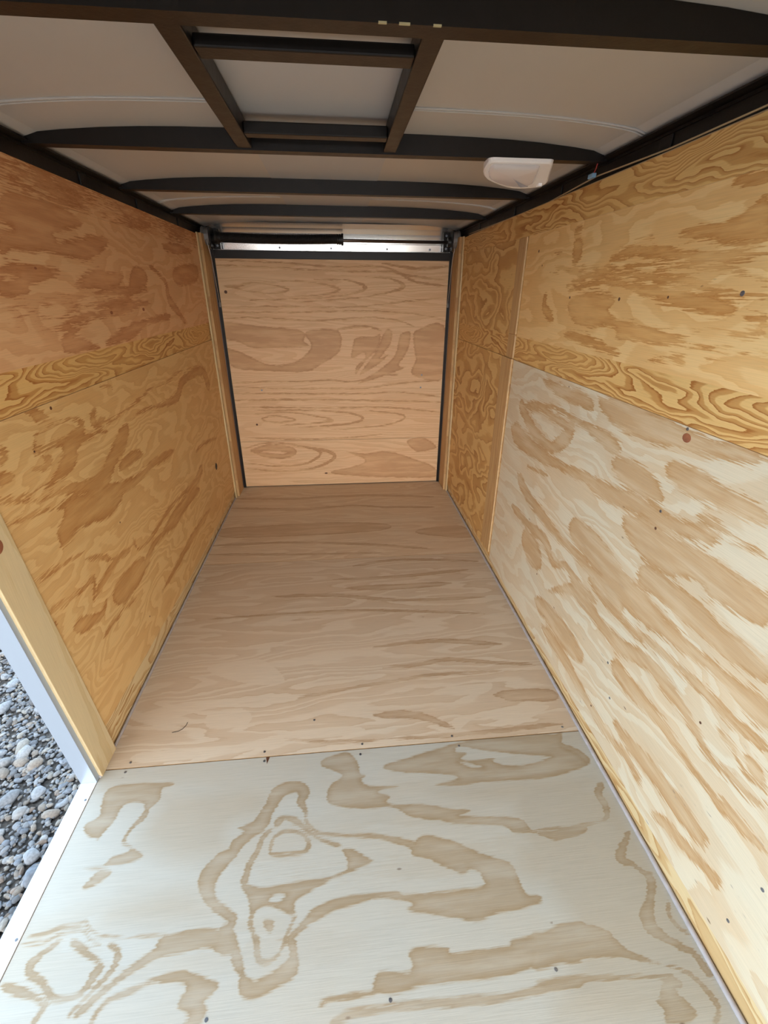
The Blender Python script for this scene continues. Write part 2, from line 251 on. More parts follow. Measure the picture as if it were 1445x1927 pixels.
# ------------------------------------------------------------------ veneer figure (grain outlines on the boards, board coordinates in metres)
#FIG_BEGIN
FIG = {
 'floor_near': [
  ('S', [(-0.144,0.822,0.0031),(-0.151,0.844,0.0072),(-0.164,0.867,0.011),(-0.154,0.893,0.0152),(-0.176,0.914,0.0168),(-0.212,0.912,0.0197),(-0.238,0.896,0.0225),(-0.248,0.87,0.0193),(-0.262,0.846,0.0189),(-0.274,0.814,0.0234),(-0.293,0.799,0.0208),(-0.307,0.785,0.016),(-0.332,0.764,0.0181),(-0.339,0.743,0.0156),(-0.364,0.727,0.0238),(-0.382,0.708,0.0261),(-0.392,0.685,0.026),(-0.386,0.658,0.0184),(-0.368,0.632,0.0117),(-0.338,0.611,0.0111),(-0.31,0.593,0.0108),(-0.316,0.574,0.0113),(-0.323,0.555,0.0272),(-0.295,0.534,0.0123),(-0.284,0.512,0.0131),(-0.269,0.488,0.0085),(-0.258,0.467,0.016),(-0.239,0.461,0.0155),(-0.214,0.466,0.0162),(-0.189,0.475,0.0156),(-0.161,0.488,0.0177),(-0.156,0.507,0.0103),(-0.16,0.529,0.0099),(-0.166,0.543,0.0072),(-0.149,0.555,0.0068),(-0.126,0.573,0.0101),(-0.098,0.588,0.0131),(-0.057,0.6,0.0111),(-0.009,0.604,0.0094),(0.034,0.608,0.0079)]),
  ('S', [(-0.34,0.808,0.002),(-0.311,0.807,0.0103),(-0.274,0.81,0.0167)]),
  ('S', [(-0.323,0.555,0.0201),(-0.372,0.562,0.0195),(-0.422,0.559,0.0216),(-0.472,0.557,0.0213)]),
  ('S', [(-0.239,0.798,0.0046),(-0.264,0.773,0.0079),(-0.272,0.744,0.0076),(-0.29,0.71,0.0095),(-0.293,0.689,0.0092),(-0.298,0.666,0.0101)]),
  ('P', [(-0.303,0.673),(-0.287,0.665),(-0.247,0.654),(-0.191,0.656),(-0.134,0.661),(-0.077,0.661),(-0.034,0.672),(-0.029,0.696),(-0.041,0.726),(-0.005,0.719),(0.04,0.689),(0.038,0.683),(-0.007,0.669),(-0.065,0.655),(-0.118,0.633),(-0.158,0.615),(-0.158,0.591),(-0.166,0.586),(-0.192,0.597),(-0.234,0.613),(-0.255,0.606),(-0.26,0.592),(-0.253,0.568),(-0.235,0.547),(-0.231,0.517),(-0.213,0.51),(-0.194,0.519),(-0.183,0.536),(-0.18,0.55),(-0.165,0.577),(-0.154,0.588),(-0.164,0.565),(-0.173,0.547),(-0.181,0.523),(-0.199,0.504),(-0.225,0.499),(-0.244,0.511),(-0.254,0.535),(-0.264,0.563),(-0.274,0.578),(-0.27,0.601),(-0.282,0.636),(-0.3,0.657)]),
  ('H', [(-0.225,0.628),(-0.208,0.635),(-0.185,0.63),(-0.202,0.619),(-0.22,0.619)]),
  ('S', [(-0.204,0.544,0.0018),(-0.181,0.542,0.0019)]),
  ('S', [(-0.237,0.752,0.0053),(-0.235,0.767,0.0049),(-0.212,0.784,0.0043),(-0.183,0.785,0.0039),(-0.149,0.77,0.0041),(-0.133,0.746,0.007),(-0.142,0.728,0.007),(-0.178,0.726,0.0065),(-0.218,0.726,0.0063),(-0.237,0.733,0.0048),(-0.239,0.748,0.005)]),
  ('P', [(-0.237,0.584),(-0.223,0.586),(-0.209,0.581),(-0.208,0.564),(-0.216,0.554),(-0.232,0.569)]),
  ('S', [(-0.231,0.802,0.0046),(-0.224,0.813,0.0116),(-0.208,0.824,0.0063),(-0.177,0.813,0.0097),(-0.159,0.799,0.0057),(-0.128,0.772,0.0047),(-0.09,0.749,0.0055),(-0.041,0.73,0.0073)]),
  ('S', [(-0.148,0.818,0.004),(-0.134,0.792,0.0048),(-0.099,0.771,0.0048),(-0.037,0.76,0.0048),(0.044,0.748,0.0048)]),
  ('P', [(-0.453,0.5),(-0.435,0.506),(-0.397,0.506),(-0.369,0.5),(-0.344,0.49),(-0.316,0.478),(-0.325,0.462),(-0.341,0.452),(-0.332,0.44),(-0.335,0.429),(-0.345,0.418),(-0.379,0.422),(-0.37,0.432),(-0.398,0.446),(-0.4,0.464),(-0.389,0.477),(-0.407,0.486),(-0.449,0.488)]),
  ('S', [(-0.106,0.774,0.0036),(-0.028,0.76,0.0036),(0.066,0.746,0.006),(0.141,0.722,0.0096),(0.18,0.703,0.0143),(0.237,0.679,0.0234),(0.292,0.656,0.0301)]),
  ('P', [(-0.101,0.998),(-0.053,1.014),(-0.016,1.017),(0.013,0.975),(0.017,0.936),(0.034,0.929),(0.019,0.918),(0.044,0.895),(0.141,0.886),(0.071,0.875),(0.109,0.857),(0.096,0.836),(0.201,0.824),(0.244,0.814),(0.275,0.803),(0.34,0.794),(0.303,0.779),(0.378,0.772),(0.479,0.758),(0.505,0.725),(0.551,0.716),(0.662,0.723),(0.651,0.701),(0.582,0.689),(0.546,0.692),(0.511,0.712),(0.449,0.72),(0.424,0.742),(0.298,0.759),(0.236,0.775),(0.162,0.792),(0.111,0.824),(0.029,0.826),(-0.076,0.852),(-0.076,0.903),(-0.036,0.941),(-0.101,0.972)]),
  ('P', [(0.096,0.954),(0.165,0.974),(0.268,0.998),(0.389,1.021),(0.521,1.027),(0.709,1.017),(0.708,0.971),(0.748,0.933),(0.76,0.912),(0.75,0.894),(0.612,0.869),(0.528,0.871),(0.409,0.873),(0.349,0.87),(0.245,0.879),(0.331,0.895),(0.264,0.914),(0.165,0.929)]),
  ('H', [(0.341,0.984),(0.359,1.006),(0.412,0.991),(0.459,0.977),(0.554,0.958),(0.65,0.942),(0.646,0.933),(0.539,0.916),(0.481,0.928),(0.46,0.94),(0.463,0.949),(0.382,0.95),(0.354,0.96),(0.377,0.977)]),
  ('H', [(0.344,0.947),(0.385,0.939),(0.421,0.922),(0.382,0.928)]),
  ('W', [(0.234,0.88),(0.744,0.882),(0.692,0.781),(0.386,0.798),(0.248,0.833)]),
  ('W', [(0.442,0.702),(0.642,0.683),(0.592,0.587),(0.45,0.6)]),
  ('P', [(0.148,0.699),(0.176,0.683),(0.244,0.663),(0.25,0.65),(0.29,0.648),(0.322,0.634),(0.327,0.617),(0.328,0.605),(0.278,0.601),(0.182,0.602),(0.124,0.604),(0.086,0.597),(0.122,0.588),(0.135,0.579),(0.12,0.569),(0.182,0.556),(0.235,0.542),(0.287,0.531),(0.338,0.543),(0.395,0.545),(0.431,0.552),(0.465,0.558),(0.458,0.57),(0.43,0.575),(0.421,0.617),(0.412,0.648),(0.363,0.67),(0.327,0.687),(0.257,0.722),(0.186,0.738)]),
  ('S', [(-0.1,0.588,0.0121),(-0.059,0.601,0.01),(-0.007,0.608,0.0069),(0.054,0.608,0.0069),(0.11,0.603,0.0098)]),
  ('P', [(0.113,0.493),(0.162,0.498),(0.205,0.491),(0.211,0.48),(0.269,0.481),(0.348,0.479),(0.361,0.49),(0.407,0.492),(0.491,0.505),(0.55,0.505),(0.517,0.442),(0.453,0.441),(0.413,0.451),(0.386,0.438),(0.318,0.429),(0.267,0.429),(0.191,0.43),(0.133,0.431),(0.074,0.425),(0.038,0.43),(0.022,0.433),(0.028,0.453),(0.045,0.464),(0.104,0.458),(0.118,0.47)]),
  ('S', [(-0.094,0.421,0.0064),(-0.071,0.43,0.0045),(-0.014,0.43,0.0044),(0.039,0.433,0.0044)]),
  ('S', [(-0.07,0.392,0.0044),(-0.031,0.402,0.0071),(0.036,0.406,0.0056),(0.128,0.403,0.007),(0.225,0.399,0.0085),(0.306,0.396,0.0084),(0.392,0.401,0.0085),(0.436,0.406,0.0101),(0.498,0.404,0.0088)]),
  ('W', [(0.433,0.677),(0.629,0.659),(0.587,0.576),(0.446,0.59)]),
  ('S', [(0.375,0.404,0.0082),(0.446,0.408,0.0083),(0.517,0.408,0.0061),(0.599,0.401,0.0049),(0.672,0.397,0.005),(0.707,0.39,0.008)]),
  ('P', [(0.668,0.385),(0.699,0.395),(0.718,0.385),(0.708,0.371),(0.695,0.373),(0.711,0.347),(0.716,0.335),(0.685,0.321),(0.637,0.326),(0.647,0.344),(0.638,0.357),(0.655,0.372)]),
  ('P', [(0.411,0.494),(0.442,0.497),(0.492,0.507),(0.538,0.505),(0.594,0.488),(0.609,0.467),(0.628,0.448),(0.673,0.425),(0.734,0.407),(0.754,0.394),(0.77,0.368),(0.775,0.344),(0.766,0.329),(0.749,0.315),(0.736,0.316),(0.76,0.338),(0.755,0.357),(0.742,0.383),(0.713,0.403),(0.666,0.416),(0.62,0.43),(0.592,0.438),(0.516,0.44),(0.461,0.44),(0.388,0.437)]),
  ('S', [(0.779,0.836,0.0098),(0.748,0.806,0.011),(0.752,0.778,0.0125),(0.742,0.743,0.0099),(0.719,0.728,0.0046),(0.661,0.723,0.0058),(0.591,0.72,0.0059),(0.501,0.72,0.0059)]),
  ('S', [(0.782,0.694,0.0068),(0.745,0.662,0.0085),(0.717,0.63,0.0134),(0.739,0.617,0.0069),(0.759,0.594,0.0072),(0.769,0.576,0.0124),(0.746,0.541,0.0099),(0.715,0.507,0.0166),(0.708,0.483,0.0192),(0.728,0.461,0.0116),(0.758,0.439,0.0091),(0.778,0.426,0.0081),(0.784,0.399,0.0122),(0.788,0.386,0.008)]),
  ('S', [(0.749,0.598,0.0029),(0.789,0.588,0.0038)]),
  ('S', [(0.786,0.528,0.005),(0.767,0.502,0.006),(0.775,0.474,0.0064),(0.793,0.461,0.0039)]),
  ('S', [(0.726,1.021,0.0097),(0.702,0.982,0.0095),(0.751,0.949,0.0092),(0.772,0.909,0.0126)]),
  ('S', [(-0.384,0.501,0.0105),(-0.439,0.5,0.0095),(-0.48,0.493,0.0063),(-0.518,0.481,0.0077),(-0.548,0.474,0.0055),(-0.566,0.459,0.0047),(-0.572,0.442,0.0047)]),
  ('S', [(-0.402,0.566,0.0195),(-0.443,0.558,0.0172),(-0.469,0.546,0.0136),(-0.519,0.521,0.009),(-0.553,0.5,0.0075),(-0.577,0.483,0.0076),(-0.594,0.468,0.0091),(-0.612,0.454,0.006)]),
  ('S', [(-0.449,0.576,0.0051),(-0.511,0.579,0.0038),(-0.574,0.584,0.003),(-0.627,0.595,0.0045),(-0.655,0.61,0.0027),(-0.668,0.624,0.0029),(-0.68,0.618,0.0037),(-0.719,0.616,0.0045),(-0.75,0.606,0.0045),(-0.793,0.603,0.0035)]),
  ('S', [(-0.709,0.59,0.0053),(-0.732,0.573,0.0062),(-0.753,0.554,0.009),(-0.745,0.535,0.0059),(-0.71,0.517,0.0046),(-0.68,0.493,0.0053),(-0.654,0.484,0.0031),(-0.618,0.489,0.0057),(-0.604,0.507,0.0067),(-0.6,0.522,0.0103),(-0.59,0.532,0.0048),(-0.619,0.551,0.006),(-0.65,0.568,0.0081),(-0.684,0.588,0.0051)]),
  ('S', [(-0.593,0.572,0.0053),(-0.57,0.56,0.0064),(-0.562,0.548,0.0076),(-0.564,0.525,0.0068),(-0.581,0.504,0.0057),(-0.601,0.483,0.004),(-0.618,0.466,0.004),(-0.623,0.455,0.0048)]),
  ('S', [(-0.799,0.589,0.0026),(-0.746,0.589,0.0029),(-0.718,0.603,0.0032),(-0.688,0.608,0.0033),(-0.661,0.603,0.0021),(-0.64,0.584,0.0021),(-0.611,0.574,0.0027)]),
  ('S', [(-0.795,0.52,0.0055),(-0.75,0.505,0.0055),(-0.716,0.494,0.0035),(-0.684,0.479,0.0042),(-0.69,0.461,0.0049),(-0.692,0.451,0.0048)]),
  ('P', [(-0.764,0.946),(-0.736,0.969),(-0.671,0.972),(-0.568,0.963),(-0.57,0.951),(-0.595,0.945),(-0.59,0.913),(-0.608,0.887),(-0.612,0.856),(-0.631,0.838),(-0.645,0.81),(-0.634,0.794),(-0.583,0.762),(-0.593,0.749),(-0.642,0.741),(-0.731,0.74),(-0.656,0.729),(-0.665,0.709),(-0.71,0.697),(-0.663,0.769),(-0.703,0.773),(-0.726,0.812),(-0.761,0.825),(-0.781,0.857),(-0.751,0.879)]),
  ('H', [(-0.689,0.906),(-0.641,0.907),(-0.626,0.878),(-0.65,0.834),(-0.655,0.796),(-0.627,0.775),(-0.707,0.76),(-0.723,0.807),(-0.701,0.859)]),
  ('W', [(-0.579,0.929),(-0.276,0.924),(-0.261,0.819),(-0.345,0.806),(-0.347,0.74),(-0.412,0.724),(-0.515,0.733),(-0.61,0.783),(-0.625,0.822),(-0.59,0.897)]),
  ('W', [(-0.64,0.632),(-0.617,0.66),(-0.51,0.674),(-0.419,0.662),(-0.395,0.64),(-0.363,0.599),(-0.469,0.591),(-0.617,0.598)]),
  ('W', [(0.486,0.853),(0.768,0.827),(0.817,0.59),(0.804,0.419),(0.78,0.312),(0.41,0.347),(0.513,0.485),(0.462,0.623)]),
 ],
 'right_low': [
  ('S', [(1.358,1.104,0.0036),(1.305,1.085,0.0247),(1.201,1.081,0.0411),(1.069,1.079,0.037),(0.963,1.085,0.0247),(0.846,1.09,0.0181),(0.738,1.11,0.0125)]),
  ('S', [(1.761,1.082,0.0118),(1.556,1.07,0.0278),(1.419,1.073,0.0259),(1.364,1.06,0.0105)]),
  ('S', [(1.869,0.943,0.0163),(1.642,1.003,0.0107),(1.484,0.999,0.0106),(1.363,0.998,0.0133),(1.244,0.989,0.0255),(1.178,0.98,0.0125)]),
  ('S', [(1.934,0.937,0.0296),(1.852,0.897,0.0265),(1.734,0.863,0.0263),(1.601,0.856,0.0221),(1.499,0.925,0.0312),(1.485,0.964,0.0184),(1.629,0.969,0.0161),(1.779,0.98,0.0155),(1.934,0.937,0.0127)]),
  ('S', [(2.013,0.819,0.0483),(1.814,0.797,0.0412),(1.617,0.804,0.0254),(1.488,0.82,0.0152),(1.324,0.839,0.0211),(1.184,0.844,0.0285),(1.04,0.872,0.0253),(0.944,0.874,0.0236),(0.85,0.897,0.021),(0.77,0.916,0.0151)]),
  ('S', [(1.201,0.937,0.025),(1.094,0.936,0.0379),(1.007,0.932,0.0282),(0.965,0.924,0.0085)]),
  ('S', [(0.984,1.004,0.0201),(0.894,1.0,0.0349),(0.807,1.0,0.0277),(0.742,1.003,0.022),(0.69,1.004,0.0152)]),
  ('S', [(1.085,0.803,0.0197),(0.994,0.802,0.0531),(0.911,0.798,0.0551),(0.82,0.827,0.0388),(0.737,0.84,0.0349),(0.672,0.842,0.0288),(0.622,0.848,0.025)]),
  ('S', [(1.356,0.642,0.0352),(1.221,0.648,0.056),(1.096,0.631,0.054),(0.992,0.627,0.0405),(0.905,0.632,0.0333),(0.843,0.638,0.0253)]),
  ('S', [(1.871,0.641,0.0328),(1.737,0.594,0.0282),(1.565,0.576,0.0293),(1.436,0.566,0.0207),(1.313,0.571,0.0188),(1.189,0.57,0.0227),(1.091,0.563,0.0257),(0.985,0.563,0.0235)]),
  ('S', [(1.781,0.712,0.0354),(1.595,0.748,0.0241)]),
  ('S', [(0.849,0.938,0.0117),(0.792,0.942,0.0135),(0.752,0.936,0.0088),(0.661,0.936,0.008)]),
  ('S', [(1.711,0.406,0.047),(1.592,0.386,0.0663),(1.528,0.379,0.028)]),
  ('S', [(1.887,0.477,0.0208),(1.691,0.475,0.0179),(1.515,0.496,0.0249),(1.423,0.445,0.017),(1.328,0.497,0.0134),(1.246,0.477,0.0205),(1.119,0.49,0.0173)]),
  ('S', [(0.963,0.702,0.0419),(0.867,0.714,0.0368),(0.766,0.719,0.0395),(0.697,0.718,0.0326),(0.63,0.723,0.0322),(0.569,0.728,0.0201)]),
  ('S', [(0.757,0.821,0.042),(0.691,0.832,0.0398),(0.618,0.838,0.0336)]),
  ('S', [(1.131,0.59,0.0345),(1.021,0.603,0.0356),(0.916,0.61,0.0358),(0.83,0.625,0.03),(0.758,0.633,0.0234),(0.694,0.641,0.017),(0.634,0.651,0.0187),(0.581,0.651,0.0313),(0.538,0.658,0.0291)]),
  ('S', [(1.191,0.55,0.0139),(1.106,0.528,0.0206),(1.009,0.531,0.018),(0.923,0.533,0.0158),(0.842,0.557,0.0143),(0.76,0.566,0.014),(0.687,0.575,0.0159),(0.627,0.578,0.0152),(0.572,0.582,0.014),(0.511,0.596,0.0106)]),
  ('S', [(1.507,0.208,0.0328),(1.347,0.236,0.0425),(1.204,0.243,0.046),(1.106,0.255,0.0187)]),
  ('S', [(1.412,0.321,0.01),(1.267,0.433,0.0197),(1.149,0.448,0.0254),(1.039,0.44,0.0241),(0.95,0.452,0.0291),(0.845,0.494,0.027),(0.774,0.494,0.0262),(0.707,0.486,0.0161),(0.653,0.469,0.0126),(0.596,0.451,0.0117),(0.539,0.465,0.0128),(0.489,0.471,0.0111),(0.467,0.496,0.0064)]),
  ('S', [(0.964,0.378,0.0257),(0.89,0.371,0.0312),(0.797,0.381,0.0212),(0.741,0.384,0.0176),(0.648,0.378,0.0133),(0.59,0.376,0.0125),(0.539,0.377,0.0172),(0.497,0.389,0.0184),(0.427,0.405,0.0122)]),
  ('S', [(1.412,0.148,0.025),(1.226,0.157,0.0294),(1.087,0.146,0.0229),(0.967,0.136,0.0208),(0.886,0.142,0.018),(0.802,0.162,0.0174),(0.734,0.157,0.0134)]),
  ('S', [(0.897,0.214,0.0141),(0.822,0.21,0.0251),(0.734,0.23,0.0301),(0.652,0.24,0.0326),(0.581,0.248,0.0312),(0.535,0.248,0.0204)]),
  ('S', [(0.672,0.12,0.0122),(0.617,0.156,0.0193),(0.57,0.168,0.0164),(0.512,0.195,0.0122),(0.466,0.208,0.0153)]),
  ('S', [(0.615,0.528,0.0054),(0.566,0.527,0.0054),(0.529,0.503,0.0052),(0.477,0.518,0.0055)]),
  ('S', [(0.522,0.535,0.0174),(0.505,0.527,0.0172)]),
  ('S', [(0.538,0.397,0.015),(0.506,0.39,0.0205)]),
 ],
 'right_up': [
  ('S', [(1.438,1.479,0.0053),(1.353,1.491,0.0134),(1.241,1.484,0.0115),(1.136,1.469,0.0088),(1.047,1.46,0.0067),(0.889,1.454,0.0058)]),
  ('S', [(1.847,1.455,0.0062),(1.603,1.463,0.004),(1.431,1.46,0.0028),(1.229,1.455,0.0024),(1.12,1.447,0.0021),(1.038,1.44,0.002),(0.967,1.434,0.006),(0.869,1.409,0.002)]),
  ('S', [(1.686,1.417,0.0079),(1.547,1.441,0.008),(1.385,1.44,0.0079),(1.256,1.432,0.0091),(1.147,1.422,0.0092),(1.057,1.409,0.0102),(0.994,1.398,0.008),(0.918,1.385,0.0061),(0.858,1.384,0.0089)]),
  ('S', [(1.664,1.395,0.0076),(1.495,1.42,0.0077),(1.338,1.413,0.0108),(1.218,1.395,0.0158),(1.129,1.379,0.0186),(1.036,1.373,0.0209),(0.955,1.365,0.0159),(0.923,1.356,0.0061)]),
  ('P', [(1.157,1.518),(1.074,1.522),(0.998,1.526),(0.955,1.547),(0.933,1.554),(0.902,1.484),(1.01,1.49),(1.038,1.499),(1.121,1.504)]),
  ('P', [(1.651,1.362),(1.55,1.39),(1.443,1.395),(1.358,1.376),(1.382,1.343),(1.302,1.328),(1.192,1.316),(1.044,1.298),(1.05,1.282),(1.152,1.272),(1.229,1.273),(1.314,1.27),(1.363,1.296),(1.533,1.289),(1.62,1.318)]),
  ('S', [(1.65,1.258,0.0146),(1.495,1.254,0.0162),(1.339,1.238,0.0123),(1.282,1.235,0.0047)]),
  ('S', [(1.164,1.231,0.0091),(1.074,1.251,0.0081),(1.022,1.246,0.0076)]),
  ('S', [(1.685,1.576,0.0134),(1.651,1.582,0.0163)]),
  ('S', [(1.668,1.533,0.0232),(1.644,1.506,0.0258),(1.672,1.482,0.0107)]),
  ('S', [(1.826,1.518,0.0198),(1.766,1.514,0.0164)]),
  ('S', [(1.33,1.515,0.0044),(1.255,1.516,0.0041)]),
  ('P', [(1.002,1.605),(0.954,1.601),(0.942,1.575),(1.004,1.58),(1.035,1.591)]),
  ('S', [(1.03,1.318,0.0037),(0.936,1.321,0.0051),(0.856,1.321,0.0086),(0.851,1.346,0.0086),(0.902,1.347,0.0048)]),
  ('S', [(1.025,1.281,0.0023),(0.922,1.288,0.0027),(0.815,1.287,0.0024)]),
  ('S', [(0.963,1.265,0.0022),(0.807,1.268,0.0025)]),
  ('S', [(1.851,1.383,0.0248),(1.851,1.339,0.0174),(1.755,1.3,0.016)]),
 ],
 'floor_mid': [
  ('N', [(0.306,1.237),(0.392,1.263),(0.487,1.262),(0.556,1.265),(0.53,1.225),(0.447,1.216),(0.33,1.227)]),
  ('N', [(0.37,1.115),(0.435,1.124),(0.489,1.134),(0.609,1.146),(0.737,1.139),(0.67,1.103),(0.58,1.067),(0.527,1.094),(0.444,1.109),(0.376,1.065),(0.37,1.039),(0.357,1.088)]),
  ('N', [(-0.524,1.212),(-0.42,1.232),(-0.365,1.197),(-0.381,1.156),(-0.498,1.152)]),
  ('N', [(-0.583,1.449),(-0.466,1.476),(-0.353,1.466),(-0.258,1.347),(-0.362,1.34),(-0.502,1.387)]),
  ('N', [(-0.769,1.234),(-0.638,1.275),(-0.429,1.28),(-0.301,1.268),(-0.519,1.241),(-0.698,1.199)]),
  ('N', [(-0.188,1.117),(0.014,1.112),(0.025,1.084),(-0.185,1.077),(-0.319,1.057),(-0.514,1.038),(-0.709,1.044),(-0.7,1.079),(-0.413,1.078)]),
  ('S', [(0.037,2.161,0.0138),(0.312,2.208,0.011),(0.756,2.151,0.0146)]),
  ('S', [(-0.076,2.037,0.0096),(0.29,2.037,0.0129),(0.675,2.07,0.0131)]),
  ('S', [(-0.005,1.953,0.018),(0.278,1.943,0.0241),(0.551,1.95,0.0183)]),
  ('S', [(0.104,1.505,0.0104),(0.376,1.523,0.0129),(0.668,1.475,0.0151)]),
  ('S', [(0.136,1.384,0.0074),(0.292,1.389,0.0112),(0.411,1.407,0.0117),(0.604,1.37,0.0097),(0.769,1.345,0.0097)]),
  ('S', [(-0.198,1.259,0.0115),(-0.005,1.29,0.0084),(0.17,1.309,0.0103),(0.337,1.329,0.0088),(0.616,1.322,0.009)]),
  ('S', [(0.078,1.157,0.0147),(0.238,1.142,0.0178),(0.36,1.074,0.0071)]),
  ('S', [(0.117,1.055,0.0066),(0.403,1.049,0.0093),(0.753,1.059,0.0095)]),
  ('S', [(-0.232,1.087,0.0052),(-0.069,1.059,0.0065),(0.117,1.055,0.0066)]),
  ('S', [(0.551,1.206,0.0243),(0.707,1.192,0.0325),(0.785,1.185,0.0244)]),
  ('S', [(-0.382,1.914,0.0114),(-0.075,1.901,0.0142),(0.264,1.828,0.0111),(0.696,1.818,0.014)]),
  ('S', [(-0.706,1.759,0.0076),(-0.3,1.772,0.0077),(0.09,1.763,0.0104),(0.656,1.687,0.0103)]),
 ],
 'floor_far': [
  ('S', [(-0.836,3.165,0.0184),(-0.334,3.123,0.0186),(0.173,3.143,0.0191),(0.68,3.068,0.0189)]),
  ('S', [(-0.802,2.997,0.0166),(-0.32,2.934,0.0196),(0.064,2.969,0.0144),(0.281,2.922,0.0142),(0.646,2.891,0.0171)]),
  ('P', [(-0.802,2.679),(-0.524,2.703),(-0.08,2.714),(0.279,2.658),(0.226,2.567),(-0.292,2.544),(-0.755,2.562)]),
  ('P', [(0.492,2.568),(0.768,2.591),(0.792,2.428),(0.481,2.5)]),
  ('S', [(-0.813,2.462,0.0146),(-0.369,2.465,0.0126),(0.128,2.401,0.0144),(0.53,2.305,0.012)]),
  ('S', [(-0.809,2.363,0.0152),(-0.275,2.316,0.0115),(0.222,2.292,0.0116)]),
 ],
 'left_up': [
  ('P', [(1.403,1.597),(1.532,1.618),(1.685,1.61),(1.791,1.581),(1.614,1.539),(1.634,1.519),(1.854,1.555),(1.96,1.546),(1.792,1.482),(1.598,1.482),(1.545,1.483),(1.393,1.479),(1.334,1.472)]),
  ('H', [(1.369,1.536),(1.415,1.529),(1.361,1.521)]),
  ('P', [(1.318,1.443),(1.437,1.449),(1.562,1.447),(1.569,1.432),(1.483,1.411),(1.41,1.4),(1.392,1.379),(1.281,1.376)]),
  ('H', [(1.309,1.427),(1.38,1.423),(1.333,1.412),(1.304,1.418)]),
  ('S', [(1.276,1.367,0.0024),(1.391,1.365,0.0034),(1.537,1.374,0.0047),(1.71,1.373,0.0063),(1.866,1.386,0.0092),(2.235,1.397,0.0111)]),
  ('S', [(1.267,1.351,0.0064),(1.413,1.347,0.007),(1.567,1.358,0.0049),(1.737,1.351,0.0055),(1.947,1.356,0.0073),(2.064,1.37,0.0077)]),
  ('S', [(1.253,1.326,0.0031),(1.369,1.327,0.007),(1.504,1.317,0.0038),(1.615,1.337,0.005),(1.794,1.34,0.0046),(1.961,1.336,0.0125),(2.291,1.345,0.0087)]),
  ('S', [(1.276,1.308,0.0034),(1.39,1.293,0.0037),(1.504,1.289,0.0076),(1.601,1.312,0.0101),(1.851,1.32,0.0117),(2.039,1.328,0.0077)]),
  ('P', [(1.501,1.269),(1.629,1.298),(1.69,1.304),(1.559,1.269),(1.618,1.247),(1.703,1.22),(1.582,1.215),(1.484,1.226)]),
  ('P', [(1.747,1.221),(1.859,1.25),(2.054,1.279),(2.414,1.292),(2.439,1.265),(2.151,1.257),(1.975,1.22)]),
  ('P', [(1.666,1.427),(1.819,1.457),(1.929,1.452),(2.026,1.446),(1.95,1.405),(1.826,1.395),(1.682,1.39),(1.635,1.402),(1.698,1.419)]),
  ('S', [(2.307,1.489,0.0085),(2.416,1.458,0.0104),(2.491,1.417,0.0183),(2.494,1.354,0.0258),(2.611,1.284,0.0175),(2.683,1.238,0.0148)]),
  ('P', [(2.535,1.59),(2.719,1.611),(3.022,1.601),(3.008,1.579),(2.686,1.558),(2.558,1.561)]),
  ('P', [(2.673,1.499),(3.062,1.523),(3.044,1.447),(2.741,1.413),(2.612,1.438)]),
  ('P', [(2.063,1.417),(2.123,1.47),(2.216,1.474),(2.263,1.442),(2.209,1.408),(2.079,1.396)]),
 ],
 'left_low': [
  ('S', [(1.216,1.004,0.0062),(1.239,1.046,0.0038),(1.302,1.05,0.0044),(1.385,1.051,0.0057),(1.464,1.026,0.0078),(1.449,1.0,0.0154),(1.38,0.995,0.0143),(1.262,1.007,0.0065),(1.218,1.008,0.0042)]),
  ('S', [(1.601,0.957,0.0041),(1.474,0.972,0.0051),(1.38,0.98,0.0305),(1.349,0.94,0.0353),(1.257,0.915,0.0151),(1.153,0.916,0.0042),(1.044,0.947,0.0038)]),
  ('S', [(1.764,0.936,0.0142),(1.702,0.904,0.0352),(1.597,0.865,0.0287),(1.5,0.824,0.0311),(1.414,0.83,0.0261),(1.282,0.87,0.014),(1.175,0.892,0.0054),(1.04,0.94,0.0028)]),
  ('S', [(1.398,0.803,0.0206),(1.514,0.765,0.0256),(1.716,0.725,0.0175),(1.91,0.729,0.0156),(2.173,0.7,0.0126)]),
  ('P', [(1.311,0.842),(1.435,0.793),(1.592,0.718),(1.499,0.697),(1.408,0.706),(1.3,0.739),(1.219,0.728),(1.187,0.731),(1.199,0.782),(1.252,0.817),(1.209,0.843)]),
  ('S', [(1.011,0.887,0.0059),(1.126,0.869,0.0053),(1.211,0.847,0.0068)]),
  ('S', [(1.786,0.949,0.0063),(1.949,0.948,0.0066),(2.131,0.927,0.0108),(2.358,0.917,0.0252),(2.474,0.975,0.024),(2.847,0.967,0.0258),(2.922,0.85,0.0556)]),
  ('S', [(2.024,1.012,0.0046),(1.909,0.996,0.0053),(1.691,0.979,0.0046),(1.615,0.981,0.0042)]),
  ('S', [(2.83,0.997,0.0054),(2.424,1.023,0.0047),(2.245,1.007,0.0058),(1.988,1.013,0.0066)]),
  ('S', [(1.635,1.098,0.0157),(1.712,1.083,0.0165)]),
  ('S', [(1.568,1.042,0.0116),(1.533,1.019,0.0147),(1.548,0.988,0.0078),(1.602,1.001,0.0129)]),
  ('P', [(1.201,1.123),(1.279,1.105),(1.322,1.072),(1.262,1.074),(1.242,1.101)]),
  ('P', [(1.105,1.058),(1.129,1.038),(1.081,1.014)]),
  ('P', [(1.075,1.004),(1.114,0.976),(1.076,0.975),(1.06,0.977)]),
  ('S', [(1.222,1.002,0.0036),(1.264,0.97,0.0082),(1.234,0.957,0.0056),(1.184,0.971,0.0052)]),
  ('S', [(1.621,0.814,0.0201),(1.738,0.816,0.0199),(1.826,0.8,0.0164)]),
